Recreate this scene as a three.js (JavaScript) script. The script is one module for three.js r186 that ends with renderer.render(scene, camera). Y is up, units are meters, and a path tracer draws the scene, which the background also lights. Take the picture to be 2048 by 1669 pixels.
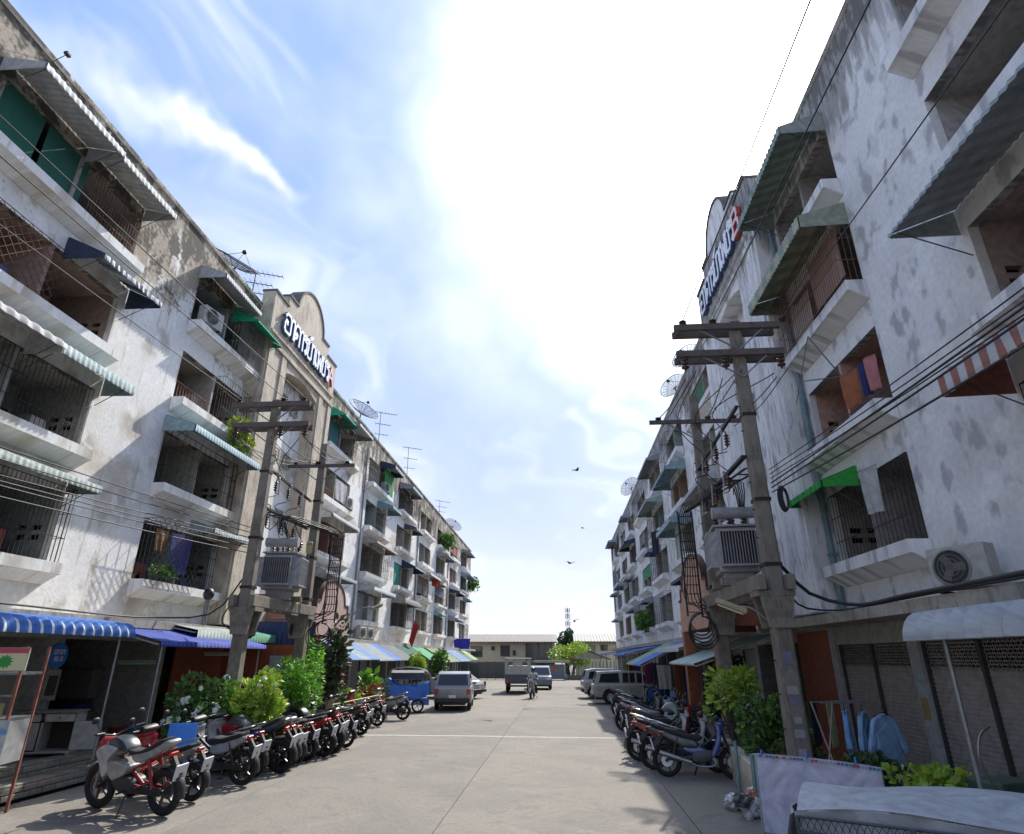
import * as THREE from 'three';
import { mergeGeometries, toCreasedNormals } from 'three/addons/utils/BufferGeometryUtils.js';
import { RoundedBoxGeometry } from 'three/addons/geometries/RoundedBoxGeometry.js';
import { MarchingCubes } from 'three/addons/objects/MarchingCubes.js';
import { createNoise2D, createNoise3D } from 'simplex-noise';

// ---------- camera, sky, sun, exposure ----------
const scene = new THREE.Scene();
const camera = new THREE.PerspectiveCamera(69.42, 1024 / 834, 0.1, 2000);
{ // orientation solved from the street's vanishing point (pitch 21.7 up, slight roll)
  const m = new THREE.Matrix4().set(
    0.99715691, 0.02611147, 0.07068449, 0,
    0.00192132, 0.92892691, -0.37025817, 2.35,
    -0.07532871, 0.36934129, 0.92623571, 0,
    0, 0, 0, 1);
  m.decompose(camera.position, camera.quaternion, camera.scale);
}
scene.add(camera);
const renderer = new THREE.WebGLRenderer({ antialias: true });
renderer.toneMapping = THREE.LinearToneMapping;
renderer.toneMappingExposure = 2.8;
renderer.shadowMap.enabled = true;
const V = (x, y, z) => new THREE.Vector3(x, y, z);
const SUN = V(1, 3.3, -3.1).normalize();
function rng(seed) { let s = seed >>> 0; return () => { s = (s + 0x6D2B79F5) | 0; let t = Math.imul(s ^ (s >>> 15), 1 | s); t = (t + Math.imul(t ^ (t >>> 7), 61 | t)) ^ t; return ((t ^ (t >>> 14)) >>> 0) / 4294967296; }; }
const n2 = createNoise2D(rng(11)), n3 = createNoise3D(rng(12));
const fbm2 = (x, y, o = 4) => { let a = 0, w = 0.5, s = 0; for (let i = 0; i < o; i++) { a += w * n2(x, y); s += w; x = x * 2.03 + 7.1; y = y * 2.03 - 3.7; w *= 0.5; } return a / s; };
const fbm3 = (x, y, z, o = 4) => { let a = 0, w = 0.5, s = 0; for (let i = 0; i < o; i++) { a += w * n3(x, y, z); s += w; x = x * 2.03 + 7.1; y = y * 2.03 - 3.7; z = z * 2.03 + 1.3; w *= 0.5; } return a / s; };
const sm = (a, b, x) => { const t = Math.min(1, Math.max(0, (x - a) / (b - a))); return t * t * (3 - 2 * t); };
const mix = (a, b, t) => a + (b - a) * t;
const pixDir = (px, py) => V((px - 1024) / 1205, (834.5 - py) / 1205, -1).normalize().applyQuaternion(camera.quaternion); // a sky feature's direction
const HOOK = [pixDir(400, 260), V(), V()]; HOOK[1].copy(pixDir(500, 260)).sub(HOOK[0]); HOOK[1].addScaledVector(HOOK[0], -HOOK[1].dot(HOOK[0])).normalize(); HOOK[2].crossVectors(HOOK[0], HOOK[1]).negate();
{ // sky: clear blue with thin cirrus, hazy white towards the sun and the horizon
  const W = 1536, H = 768, d = new Float32Array(W * H * 4);
  for (let j = 0; j < H; j++) for (let i = 0; i < W; i++) {
    const el = ((j + 0.5) / H - 0.5) * Math.PI, az = ((i + 0.5) / W - 0.5) * 2 * Math.PI;
    const y = Math.sin(el), x = Math.cos(el) * Math.cos(az), z = Math.cos(el) * Math.sin(az);
    const yy = Math.max(y, 0);
    const ang = Math.acos(Math.min(1, x * SUN.x + y * SUN.y + z * SUN.z)) * 180 / Math.PI;
    // air
    const hz = Math.exp(-yy * 2.9);
    let r = mix(0.083, 0.40, hz), g = mix(0.163, 0.415, hz), b = mix(0.345, 0.45, hz);
    // milky veil around the sun
    const q = fbm3(x * 2.2 + 3, y * 2.2, z * 2.2, 5);
    let veil = sm(33 + 9 * q, 5, ang); veil = veil * (0.6 + 0.4 * veil);
    veil = Math.max(veil, 0.38 * sm(46, 17, ang + 12 * q));
    // cirrus: soft streaks sheared on a plane at cloud height
    const px = x / (y + 0.28), pz = z / (y + 0.28);
    const wx = px + 0.3 * fbm2(px * 1.1 + 5, pz * 1.1, 3), wz = pz + 0.3 * fbm2(px * 1.1 - 9, pz * 1.1 + 4, 3);
    const c1 = fbm2(wx * 1.5 + wz * 0.7 + 2.4, wz * 0.75 - wx * 0.3 + 1.9, 6);
    const c2 = fbm2(wx * 8 + wz * 3.2, wz * 2.6 - wx * 1.5 + 8, 5);
    let cl = 0.26 * sm(-0.4, 0.8, c1) + 0.22 * sm(-0.05, 0.7, 0.6 * c1 + 0.55 * c2);
    // a brighter hooked wisp high on the left
    { const k = HOOK, uu0 = x * k[1].x + y * k[1].y + z * k[1].z, vv0 = x * k[2].x + y * k[2].y + z * k[2].z, w = x * k[0].x + y * k[0].y + z * k[0].z;
      if (w > 0.6) { const u = uu0 + 0.03 * fbm2(uu0 * 7, vv0 * 7, 4), v = vv0 + 0.03 * fbm2(uu0 * 7 + 4, vv0 * 7, 4);
        const arc = v + 0.55 * u + (u > 0.04 ? 5.5 * (u - 0.04) * (u - 0.04) : 0.0); const wd = 0.018 + 0.05 * sm(0.1, -0.25, u);
        const m = Math.exp(-(arc / wd) * (arc / wd)) * sm(-0.34, 0.05, u) * sm(0.13, 0.06, u) * (0.55 + 0.5 * sm(-0.2, 0.09, u)) * (0.85 + 0.4 * fbm2(u * 26, v * 12, 4)); cl = Math.max(cl, cl + (0.9 - cl) * Math.min(1, Math.max(0, m))); } }
    const t = Math.min(1, Math.max(cl * (0.4 + 0.6 * sm(0, 0.25, yy)), veil));
    const br = 0.5 + 2.6 * veil * veil;
    r = mix(r, br, t); g = mix(g, 1.01 * br, t); b = mix(b, 1.04 * br, t);
    if (y < 0) { const k = sm(0, -0.15, y); r = mix(r, 0.36, k); g = mix(g, 0.35, k); b = mix(b, 0.33, k); }
    const o = (j * W + i) * 4; d[o] = r; d[o + 1] = g; d[o + 2] = b; d[o + 3] = 1;
  }
  const t = new THREE.DataTexture(d, W, H, THREE.RGBAFormat, THREE.FloatType);
  t.mapping = THREE.EquirectangularReflectionMapping; t.magFilter = t.minFilter = THREE.LinearFilter; t.colorSpace = THREE.LinearSRGBColorSpace; t.needsUpdate = true;
  scene.background = t; scene.environment = t;
}
const sun = new THREE.DirectionalLight(new THREE.Color().setRGB(1, 0.95, 0.86), 2.4);
sun.position.copy(SUN).multiplyScalar(120).add(V(-2, 0, -35)); sun.target.position.set(-2, 0, -35);
sun.castShadow = true; sun.shadow.mapSize.set(4096, 4096); sun.shadow.radius = 1;
Object.assign(sun.shadow.camera, { left: -70, right: 70, top: 70, bottom: -70, near: 10, far: 300 });
scene.add(sun, sun.target);

// ---------- helpers ----------
const taken = new Set();
function numbered(n) { if (!taken.has(n)) { taken.add(n); return n; } let i = 1, s; do { s = n + '_' + String(i++).padStart(3, '0'); } while (taken.has(s)); taken.add(s); return s; }
function tag(o, label, category, group, kind) { if (label) o.userData.label = label; if (category) o.userData.category = category; if (group) o.userData.group = group; if (kind) o.userData.kind = kind; return o; }
function thing(name, label, category, p = [0, 0, 0], ry = 0, group) { const g = new THREE.Group(); g.name = numbered(name); g.position.set(...p); g.rotation.y = ry; tag(g, label, category, group); scene.add(g); return g; }
function fix(g) { // same attributes everywhere, box-projected uv in metres
  if (g.index) g = g.toNonIndexed();
  for (const k of Object.keys(g.attributes)) if (!['position', 'normal', 'uv', 'color'].includes(k)) g.deleteAttribute(k);
  if (!g.attributes.normal) g.computeVertexNormals();
  return g;
}
function uvBox(g) {
  const p = g.attributes.position, n = p.count, uv = new Float32Array(n * 2), a = V(), b = V(), c = V(), e = V();
  for (let i = 0; i < n; i += 3) {
    a.fromBufferAttribute(p, i); b.fromBufferAttribute(p, i + 1); c.fromBufferAttribute(p, i + 2);
    e.copy(b).sub(a).cross(c.clone().sub(a)); const X = Math.abs(e.x), Y = Math.abs(e.y), Z = Math.abs(e.z);
    for (let k = 0; k < 3; k++) { const q = k == 0 ? a : k == 1 ? b : c; const o = (i + k) * 2; if (Y >= X && Y >= Z) { uv[o] = q.x; uv[o + 1] = q.z; } else if (X > Z) { uv[o] = q.z; uv[o + 1] = q.y; } else { uv[o] = q.x; uv[o + 1] = q.y; } }
  }
  g.setAttribute('uv', new THREE.BufferAttribute(uv, 2)); return g;
}
function merge(list, keepUV) {
  list = list.flat(Infinity).map(fix);
  const col = list.some(g => g.attributes.color);
  for (const g of list) { if (!g.attributes.uv) g.setAttribute('uv', new THREE.BufferAttribute(new Float32Array(g.attributes.position.count * 2), 2)); if (col && !g.attributes.color) g.setAttribute('color', new THREE.BufferAttribute(new Float32Array(g.attributes.position.count * 3).fill(1), 3)); }
  const m = list.length > 1 ? mergeGeometries(list) : list[0];
  return keepUV ? m : uvBox(m);
}
function M(name, geos, mat, parent, keepUV) { const g = geos.isBufferGeometry && geos.attributes.uv && keepUV !== false && !geos.index && geos.userData.done ? geos : merge([geos], keepUV); const m = new THREE.Mesh(g, mat); m.name = parent ? name : numbered(name); m.castShadow = m.receiveShadow = true; (parent || scene).add(m); return m; }
const ready = (list, keepUV) => { const g = merge([list], keepUV); g.userData.done = true; return g; };
function tint(g, c) { g = fix(g); const n = g.attributes.position.count, a = new Float32Array(n * 3); for (let i = 0; i < n; i++) { a[i * 3] = c[0]; a[i * 3 + 1] = c[1]; a[i * 3 + 2] = c[2]; } g.setAttribute('color', new THREE.BufferAttribute(a, 3)); return g; }
function box(x0, x1, y0, y1, z0, z1) { if (x0 > x1) [x0, x1] = [x1, x0]; if (y0 > y1) [y0, y1] = [y1, y0]; if (z0 > z1) [z0, z1] = [z1, z0]; return new THREE.BoxGeometry(x1 - x0, y1 - y0, z1 - z0).translate((x0 + x1) / 2, (y0 + y1) / 2, (z0 + z1) / 2); }
function rbox(x0, x1, y0, y1, z0, z1, r = 0.02, s = 2) { if (x0 > x1) [x0, x1] = [x1, x0]; if (z0 > z1) [z0, z1] = [z1, z0]; return new RoundedBoxGeometry(x1 - x0, y1 - y0, z1 - z0, s, r).translate((x0 + x1) / 2, (y0 + y1) / 2, (z0 + z1) / 2); }
function orient(g, a, b) { const d = b.clone().sub(a), q = new THREE.Quaternion().setFromUnitVectors(V(0, 1, 0), d.clone().normalize()); return g.applyQuaternion(q).translate((a.x + b.x) / 2, (a.y + b.y) / 2, (a.z + b.z) / 2); }
const v3 = a => a.isVector3 ? a : V(...a);
function bar(a, b, w = 0.03, h = w) { a = v3(a); b = v3(b); return orient(new THREE.BoxGeometry(w, a.distanceTo(b), h), a, b); }
function cyl(a, b, r0, r1 = r0, s = 10, open = false) { a = v3(a); b = v3(b); return orient(new THREE.CylinderGeometry(r1, r0, a.distanceTo(b), s, 1, open), a, b); }
function tube(pts, r, s = 5, n = 0, closed = false) { pts = pts.map(v3); return new THREE.TubeGeometry(pts.length == 2 ? new THREE.LineCurve3(...pts) : new THREE.CatmullRomCurve3(pts, closed, 'centripetal'), n || Math.max(4, pts.length * 4), r, s, closed); }
function sph(c, r, ws = 10, hs = 8, sx = 1, sy = 1, sz = 1) { return new THREE.SphereGeometry(r, ws, hs).scale(sx, sy, sz).translate(...c); }
function lathe(pts, s = 14) { return new THREE.LatheGeometry(pts.map(p => new THREE.Vector2(...p)), s); }
function extr(pts, depth, bevel = 0, seg = 1) { // side profile in xy, thickness centred on z
  const s = new THREE.Shape(pts.map(p => new THREE.Vector2(...p)));
  return new THREE.ExtrudeGeometry(s, { depth: depth - 2 * bevel, bevelEnabled: bevel > 0, bevelThickness: bevel, bevelSize: bevel * 0.8, bevelOffset: -bevel * 0.8, bevelSegments: seg, steps: 1, curveSegments: 6 }).translate(0, 0, -depth / 2 + bevel);
}
function smooth(pts, n = 5) { const c = new THREE.CatmullRomCurve3(pts.map(p => V(p[0], p[1], 0)), true, 'centripetal'); return c.getPoints(pts.length * n).slice(0, -1).map(p => [p.x, p.y]); }
function sheet(nu, nv, f) { // parametric surface, f(u,v) -> [x,y,z]
  const p = [], id = []; for (let j = 0; j <= nv; j++) for (let i = 0; i <= nu; i++) p.push(...f(i / nu, j / nv));
  for (let j = 0; j < nv; j++) for (let i = 0; i < nu; i++) { const a = j * (nu + 1) + i, b = a + 1, c = a + nu + 1, d = c + 1; id.push(a, b, d, a, d, c); }
  const g = new THREE.BufferGeometry(); g.setAttribute('position', new THREE.Float32BufferAttribute(p, 3)); const uv = []; for (let j = 0; j <= nv; j++) for (let i = 0; i <= nu; i++) uv.push(i / nu, j / nv); g.setAttribute('uv', new THREE.Float32BufferAttribute(uv, 2)); g.setIndex(id); g.computeVertexNormals(); return g;
}
function slab(nu, nv, f, t) { // a sheet with thickness t along its normal
  const top = sheet(nu, nv, f), n = top.attributes.normal, p = top.attributes.position, q = (i) => [p.getX(i) - n.getX(i) * t, p.getY(i) - n.getY(i) * t, p.getZ(i) - n.getZ(i) * t];
  const bot = top.clone(); for (let i = 0; i < p.count; i++) bot.attributes.position.setXYZ(i, ...q(i)); const ix = bot.index.array; for (let i = 0; i < ix.length; i += 3) { const k = ix[i]; ix[i] = ix[i + 1]; ix[i + 1] = k; } bot.computeVertexNormals();
  const e = [], W = nu + 1, ring = []; for (let i = 0; i <= nu; i++) ring.push(i); for (let j = 1; j <= nv; j++) ring.push(j * W + nu); for (let i = nu - 1; i >= 0; i--) ring.push(nv * W + i); for (let j = nv - 1; j >= 1; j--) ring.push(j * W);
  ring.forEach((a, k) => { const b = ring[(k + 1) % ring.length]; const A = [p.getX(a), p.getY(a), p.getZ(a)], B = [p.getX(b), p.getY(b), p.getZ(b)], A2 = q(a), B2 = q(b); e.push(...A, ...A2, ...B, ...B, ...A2, ...B2); });
  const s = new THREE.BufferGeometry(); s.setAttribute('position', new THREE.Float32BufferAttribute(e, 3)); s.setAttribute('uv', new THREE.Float32BufferAttribute(new Float32Array(e.length / 3 * 2), 2)); s.computeVertexNormals();
  return [top, bot, s];
}
const rot = (g, rx = 0, ry = 0, rz = 0) => g.rotateX(rx).rotateY(ry).rotateZ(rz);

// ---------- textures and materials ----------
function tex(w, h, f, srgb = true) { // f(x,y) in 0..1 -> [r,g,b] 0..1 (sRGB when srgb) or a single grey
  const d = new Uint8Array(w * h * 4); for (let j = 0; j < h; j++) for (let i = 0; i < w; i++) { const c = f((i + 0.5) / w, (j + 0.5) / h), o = (j * w + i) * 4; if (c.length) { d[o] = c[0] * 255; d[o + 1] = c[1] * 255; d[o + 2] = c[2] * 255; } else d[o] = d[o + 1] = d[o + 2] = Math.min(1, Math.max(0, c)) * 255; d[o + 3] = 255; }
  const t = new THREE.DataTexture(d, w, h); t.wrapS = t.wrapT = THREE.RepeatWrapping; t.magFilter = THREE.LinearFilter; t.minFilter = THREE.LinearMipmapLinearFilter; t.generateMipmaps = true; if (srgb) t.colorSpace = THREE.SRGBColorSpace; t.needsUpdate = true; return t;
}
function rep(t, sx, sy = sx, mirror) { const c = t.clone(); c.repeat.set(1 / sx, 1 / sy); if (mirror) c.wrapS = THREE.MirroredRepeatWrapping; c.needsUpdate = true; return c; }
// tileable fbm on a torus
function tfbm(x, y, s, o = 4) { const a = x * 2 * Math.PI, b = y * 2 * Math.PI, R = s / (2 * Math.PI); let v = 0, w = 0.5, t = 0, k = R; for (let i = 0; i < o; i++) { v += w * n3(Math.cos(a) * k + 1.7 * i, Math.sin(a) * k + Math.cos(b) * k * 0.93, Math.sin(b) * k + 3.1 * i); t += w; w *= 0.5; k *= 2; } return v / t; }
const grit = tex(512, 512, (x, y) => 0.5 + 0.28 * tfbm(x, y, 16, 5) + 0.1 * tfbm(x + 0.3, y, 90, 2), false);
const mottle = tex(512, 512, (x, y) => { const v = tfbm(x, y, 5, 6), s = tfbm(x + 0.4, y + 0.2, 40, 3); const k = 0.86 + 0.13 * v + 0.05 * s; return [Math.min(1, k), Math.min(1, k * 0.995), Math.min(1, k * 0.985)]; });
const C = (r, g, b) => new THREE.Color().setRGB(r, g, b);
const mcache = {};
function mat(r, g, b, rough = 0.8, o = {}) { const key = [r, g, b, rough, JSON.stringify(o)].join(); if (mcache[key]) return mcache[key]; const { plain, ...p } = o; const m = new (p.clearcoat || p.transmission || p.sheen ? THREE.MeshPhysicalMaterial : THREE.MeshStandardMaterial)({ color: C(r, g, b), roughness: rough, side: THREE.DoubleSide, ...p }); if (!plain) { m.map = mottle; m.bumpMap = grit; m.bumpScale = p.metalness ? 0.0006 : 0.002; } return mcache[key] = m; }
const flat = (r, g, b, rough = 0.7, o = {}) => mat(r, g, b, rough, { plain: true, ...o });
const vcm = new THREE.MeshStandardMaterial({ vertexColors: true, roughness: 0.9, side: THREE.DoubleSide, map: mottle });
// ---------- weathered plaster, concrete, road ----------
function plaster(seed, f) { return tex(2048, 1024, (x, y) => f(x * 32 + seed * 50, y * 16)); }
const lerp3 = (a, b, t) => [mix(a[0], b[0], t), mix(a[1], b[1], t), mix(a[2], b[2], t)];
const wallLeftTex = plaster(1, (u, Y) => {
  const big = fbm2(u * 0.16, Y * 0.2, 4), mid = fbm2(u * 0.55 + 9, Y * 0.5, 4), fine = fbm2(u * 6, Y * 6, 3), st = fbm2(u * 2.6, Y * 0.22 + 4, 4);
  let c = lerp3([0.885, 0.88, 0.87], [0.77, 0.735, 0.68], sm(-0.1, 0.55, 0.7 * big + 0.6 * mid));
  c = lerp3(c, [0.66, 0.65, 0.635], 0.6 * sm(0.22, 0.6, mid + 0.25 * fine));
  c = lerp3(c, [0.62, 0.585, 0.53], 0.5 * sm(0.3, 0.75, st));
  c = lerp3(c, [0.92, 0.92, 0.915], 0.7 * sm(0.25, 0.45, fbm2(u * 0.9 - 20, Y * 0.9 + 7, 3)));
  const h = 0.8 * sm(10.2, 14.4, Y) - 0.36; // mould creeping down from the parapet
  const m = sm(-0.02, 0.3, h + 0.7 * fbm2(u * 0.3 + 3, Y * 0.25, 4) + 0.32 * fbm2(u * 2.6, Y * 0.55, 4) + 0.2 * fbm2(u * 7, Y * 3, 3));
  const m2 = sm(0.06, 0.5, h - 0.1 + 0.75 * fbm2(u * 1.1 + 40, Y * 0.6, 5) + 0.35 * fbm2(u * 5, Y * 5, 3));
  c = lerp3(c, [0.585, 0.54, 0.47], 0.85 * m); c = lerp3(c, [0.27, 0.25, 0.225], 0.85 * m2);
  const k = 1 + 0.05 * fine; return c.map(v => Math.min(1, v * k));
});
const wallRightTex = plaster(7, (u, Y) => {
  const big = fbm2(u * 0.16, Y * 0.2, 4), mid = fbm2(u * 0.6 + 9, Y * 0.5, 4), fine = fbm2(u * 6, Y * 6, 3);
  let c = lerp3([0.88, 0.88, 0.885], [0.81, 0.805, 0.80], sm(-0.2, 0.6, 0.7 * big + 0.5 * mid));
  c = lerp3(c, [0.63, 0.63, 0.64], 0.75 * sm(0.12, 0.5, fbm2(u * 1.3, Y * 0.8, 5) + 0.12 * fine));
  c = lerp3(c, [0.92, 0.92, 0.92], 0.6 * sm(0.3, 0.5, fbm2(u * 0.7 - 20, Y * 0.7 + 7, 3)));
  const h = 1.1 * sm(11.6, 14.9, Y) - 0.45;
  const m = sm(0.0, 0.35, h + 0.5 * fbm2(u * 0.35 + 3, Y * 0.2, 4) + 0.34 * fbm2(u * 3.2, Y * 0.4, 4));
  const m2 = sm(0.27, 0.56, 0.7 * h + 0.42 * fbm2(u * 4.2 + 40, Y * 0.75, 4) + 0.42 * fbm2(u * 0.8, Y * 0.6, 4) + 0.15 * fine);
  c = lerp3(c, [0.54, 0.53, 0.52], 0.75 * m); c = lerp3(c, [0.34, 0.335, 0.335], 0.7 * m2);
  const k = 1 + 0.05 * fine; return c.map(v => Math.min(1, v * k));
});
const concTex = tex(1024, 1024, (x, y) => { const u = x * 8, Y = y * 8; const a = tfbm(x, y, 5, 5), s = tfbm(x * 1, y * 0.25, 30, 4), f = tfbm(x, y, 60, 3);
  let c = lerp3([0.76, 0.715, 0.65], [0.67, 0.625, 0.56], sm(-0.3, 0.5, a)); c = lerp3(c, [0.48, 0.445, 0.40], 0.5 * sm(0.1, 0.6, s + 0.3 * a)); return c.map(v => Math.min(1, v * (1 + 0.08 * f))); });
function wm(t, sx, sy, o = {}) { const m = new THREE.MeshStandardMaterial({ map: rep(t, sx, sy, true), roughness: 0.92, side: THREE.DoubleSide, bumpMap: rep(grit, 1.3), bumpScale: 0.006, ...o }); return m; }
const mWallL = wm(wallLeftTex, 32, 16), mWallR = wm(wallRightTex, 32, 16), mConc = wm(concTex, 6, 6), mConcGrey = wm(concTex, 5, 5, { color: C(0.72, 0.76, 0.82) });
const roadTex = tex(1024, 1024, (x, y) => { const a = tfbm(x, y, 4, 5), b = tfbm(x + 0.3, y + 0.1, 14, 4), f = tfbm(x, y, 120, 2), d = tfbm(x + 0.6, y, 9, 4);
  let c = lerp3([0.465, 0.442, 0.408], [0.433, 0.412, 0.382], sm(-0.35, 0.45, a)); c = lerp3(c, [0.385, 0.367, 0.342], 0.5 * sm(0.22, 0.62, b)); c = lerp3(c, [0.505, 0.48, 0.445], 0.5 * sm(0.25, 0.6, d)); return c.map(v => v * (1 + 0.09 * f)); });
const mRoad = [0, 1, 2, 3].map(i => { const t = rep(roadTex, 9 + i, 9 + i); t.offset.set(i * 0.27, i * 0.41); return new THREE.MeshStandardMaterial({ map: t, color: C(...[[1, 1, 1], [0.93, 0.93, 0.94], [1.0, 0.985, 0.96], [0.88, 0.88, 0.88]][i]), roughness: 0.9, bumpMap: rep(grit, 0.7), bumpScale: 0.006, side: THREE.DoubleSide }); });
const mJoint = mat(0.12, 0.115, 0.105, 0.95), mDirt = mat(0.17, 0.155, 0.13, 0.95);
// ---------- ground ----------
const XL = -11.2, XR = 6.3, K = { kind: 'structure' };
{ const g = M('ground', box(-400, 400, -0.3, -0.06, -700, 200), mat(0.24, 0.23, 0.21, 0.95)); Object.assign(g.userData, K);
  const r = M('road', box(-9.4, 4.6, -0.06, -0.014, -80, 14), mJoint); Object.assign(r.userData, K);
  const rr = rng(5), xs = [-9.4, -5.75, -1.9, 1.95, 4.6]; let z = 14, row = 0;
  while (z > -79) { const len = row == 4 ? 0.14 : [5.6, 6.1, 5.8, 6.3][row % 4]; const z1 = (row == 3) ? -21.35 : (row == 4) ? -21.56 : z - len;
    for (let i = 0; i < 4; i++) { const dy = (rr() - 0.5) * 0.008; M('concrete_slab', box(xs[i] + 0.006, xs[i + 1] - 0.006, -0.014 + 0.001, dy, z - 0.006, z1 + 0.006), row == 4 ? mat(0.5, 0.49, 0.47, 0.9) : mRoad[(i * 2 + row + (rr() < 0.4 ? 1 : 0)) % 4], r); }
    z = z1; row++; }
  for (const [nm, x0, x1, z0, z1, h] of [['pavement_left', XL - 0.2, -9.4, -78, -16.3, 0.15], ['pavement_right', 4.6, XR + 0.2, -74, 14, 0.15]]) {
    const p = M(nm, box(x0, x1, -0.05, h - 0.012, z0, z1), mJoint); Object.assign(p.userData, K); const n = Math.round((z1 - z0) / 2.4), s = nm == 'pavement_left' ? 1 : -1;
    for (let i = 0; i < n; i++) { const a = z0 + (z1 - z0) * i / n, b = z0 + (z1 - z0) * (i + 1) / n; M('paving_slab', box(s > 0 ? x0 : x0 + 0.16, s > 0 ? x1 - 0.16 : x1, h - 0.011, h + (rr() - 0.5) * 0.006, a + 0.008, b - 0.008), mRoad[(i * 3 + (rr() * 4 | 0)) % 4], p);
      M('kerb_stone', rbox(s > 0 ? x1 - 0.15 : x0 - 0.01, s > 0 ? x1 + 0.01 : x0 + 0.15, -0.05, h + 0.004, a + 0.01, b - 0.01, 0.02), mRoad[3], p); } }
}
// ---------- apartment blocks ----------
const TOP = [5.8, 8.4, 11.0, 13.6], OH = 1.6;
const PAL = { white: [0.62, 0.63, 0.64], teal: [0.05, 0.38, 0.30], green: [0.03, 0.42, 0.07], navy: [0.04, 0.06, 0.12], blue: [0.10, 0.22, 0.62], sky: [0.30, 0.45, 0.52], grey: [0.33, 0.36, 0.40], dgrey: [0.10, 0.11, 0.13], red: [0.40, 0.06, 0.05], cream: [0.55, 0.50, 0.30], mint: [0.38, 0.50, 0.45], rust: [0.26, 0.13, 0.09], lilac: [0.42, 0.45, 0.60] };
function awning(x0, x1, yt, proj, drop, val, c1, c2, st, o = {}) { // corrugated sheet on a wall; x along the wall, z outwards
  const a = Math.min(x0, x1), b = Math.max(x0, x1), per = o.per || 0.15, n = Math.max(8, Math.round((b - a) / per * 4)), am = o.am ?? 0.014;
  const round = o.round; const f = (t, v) => { const x = a + (b - a) * t, w = am * Math.cos(t * (b - a) / per * 2 * Math.PI);
    if (round) { const q = v * 1.0; if (q < 0.5) return [x, yt - drop * q * 2 * 0.85 + w, proj * q * 2 * 0.93 + 0.01]; const an = (q - 0.5) * 2 * Math.PI / 2, R = proj * 0.07 + 0.1; return [x, yt - drop * 0.85 - (1 - Math.cos(an)) * (val) + w * Math.cos(an), proj * 0.93 + 0.01 + Math.sin(an) * R + w * Math.sin(an)]; }
    return v < 0.84 ? [x, yt - drop * v / 0.84 + w, 0.01 + proj * v / 0.84] : [x, yt - drop - val * (v - 0.84) / 0.16, proj + 0.02 + w]; };
  const gs = slab(n, round ? 10 : 3, round ? f : (t, v) => f(t, [0, 0.42, 0.84, 1][Math.round(v * 3)]), 0.012).map(fix);
  const col = g => { const p = g.attributes.position, ca = new Float32Array(p.count * 3); for (let i = 0; i < p.count; i += 3) { const x = (p.getX(i) + p.getX(i + 1) + p.getX(i + 2)) / 3 - a; const c = c2 && Math.floor(x / st) % 2 ? c2 : c1; for (let k = 0; k < 3; k++) ca.set(c, (i + k) * 3); } g.setAttribute('color', new THREE.BufferAttribute(ca, 3)); return g; };
  const out = gs.map(col);
  if (o.hood !== false) for (const x of [a, b]) { const s = new THREE.Shape([[0.01, yt], [proj, yt - drop], [proj, yt - drop - val], [0.01, yt - drop - val * 0.9]].map(p => new THREE.Vector2(...p))); const g = fix(new THREE.ExtrudeGeometry(s, { depth: 0.012, bevelEnabled: false })); g.rotateY(-Math.PI / 2); g.translate(x == a ? 0.006 + a - 0.012 : b + 0.018, 0, 0); out.push(tint(g, c1)); }
  for (const x of [a + 0.1, b - 0.1]) out.push(tint(bar([x, yt - drop - 0.03, proj - 0.05], [x, yt - drop - 0.5, 0.02], 0.014), [0.12, 0.12, 0.12]));
  return out;
}
function grille(x0, x1, y0, y1, w, kind, step = 0.13) { const g = [], a = Math.min(x0, x1), b = Math.max(x0, x1), r = 0.010;
  const n = Math.round((b - a) / step); for (let i = 0; i <= n; i++) { const x = a + (b - a) * i / n; if (kind != 'diamond') g.push(bar([x, y0, w], [x, y1, w], r)); }
  if (kind == 'diamond') { const s = 0.24, m = Math.ceil((b - a + y1 - y0) / s); for (let i = 0; i < m; i++) for (const d of [1, -1]) { let xa = a - (y1 - y0) + i * s, xb = xa + (y1 - y0), ya = y0, yb = y1; if (xa < a) { ya += a - xa; xa = a; } if (xb > b) { yb -= xb - b; xb = b; } if (ya < yb) g.push(d > 0 ? bar([xa, ya, w], [xb, yb, w], r) : bar([a + b - xa, ya, w], [a + b - xb, yb, w], r)); } }
  for (const t of kind == 'diamond' ? [0, 1] : [0, 0.33, 0.67, 1]) g.push(bar([a, mix(y0, y1, t), w], [b, mix(y0, y1, t), w], r * 1.4));
  if (w > 0.1) for (const x of [a, b]) for (const t of [0, 0.33, 0.67, 1]) g.push(bar([x, mix(y0, y1, t), 0], [x, mix(y0, y1, t), w], r * 1.3));
  if (w > 0.1) for (const x of [a, b]) for (let z = 0.1; z < w; z += 0.12) g.push(bar([x, y0, z], [x, y1, z], r));
  return g; }
const mIron = mat(0.05, 0.045, 0.045, 0.6, { metalness: 0.5 }), mIronW = mat(0.45, 0.45, 0.43, 0.6), mRust = mat(0.22, 0.10, 0.06, 0.85), mGlass = flat(0.03, 0.035, 0.045, 0.08, { metalness: 0 }), mFrameW = mat(0.5, 0.5, 0.48, 0.6), mWood = mat(0.16, 0.09, 0.05, 0.7);
const INT = [[0.50, 0.50, 0.49], [0.46, 0.42, 0.35], [0.50, 0.37, 0.32], [0.40, 0.46, 0.46], [0.54, 0.53, 0.48], [0.42, 0.40, 0.39]].map(c => mat(...c, 0.9));
const mSillL = wm(wallLeftTex, 20, 40), mSillR = wm(wallRightTex, 20, 40);
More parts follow.
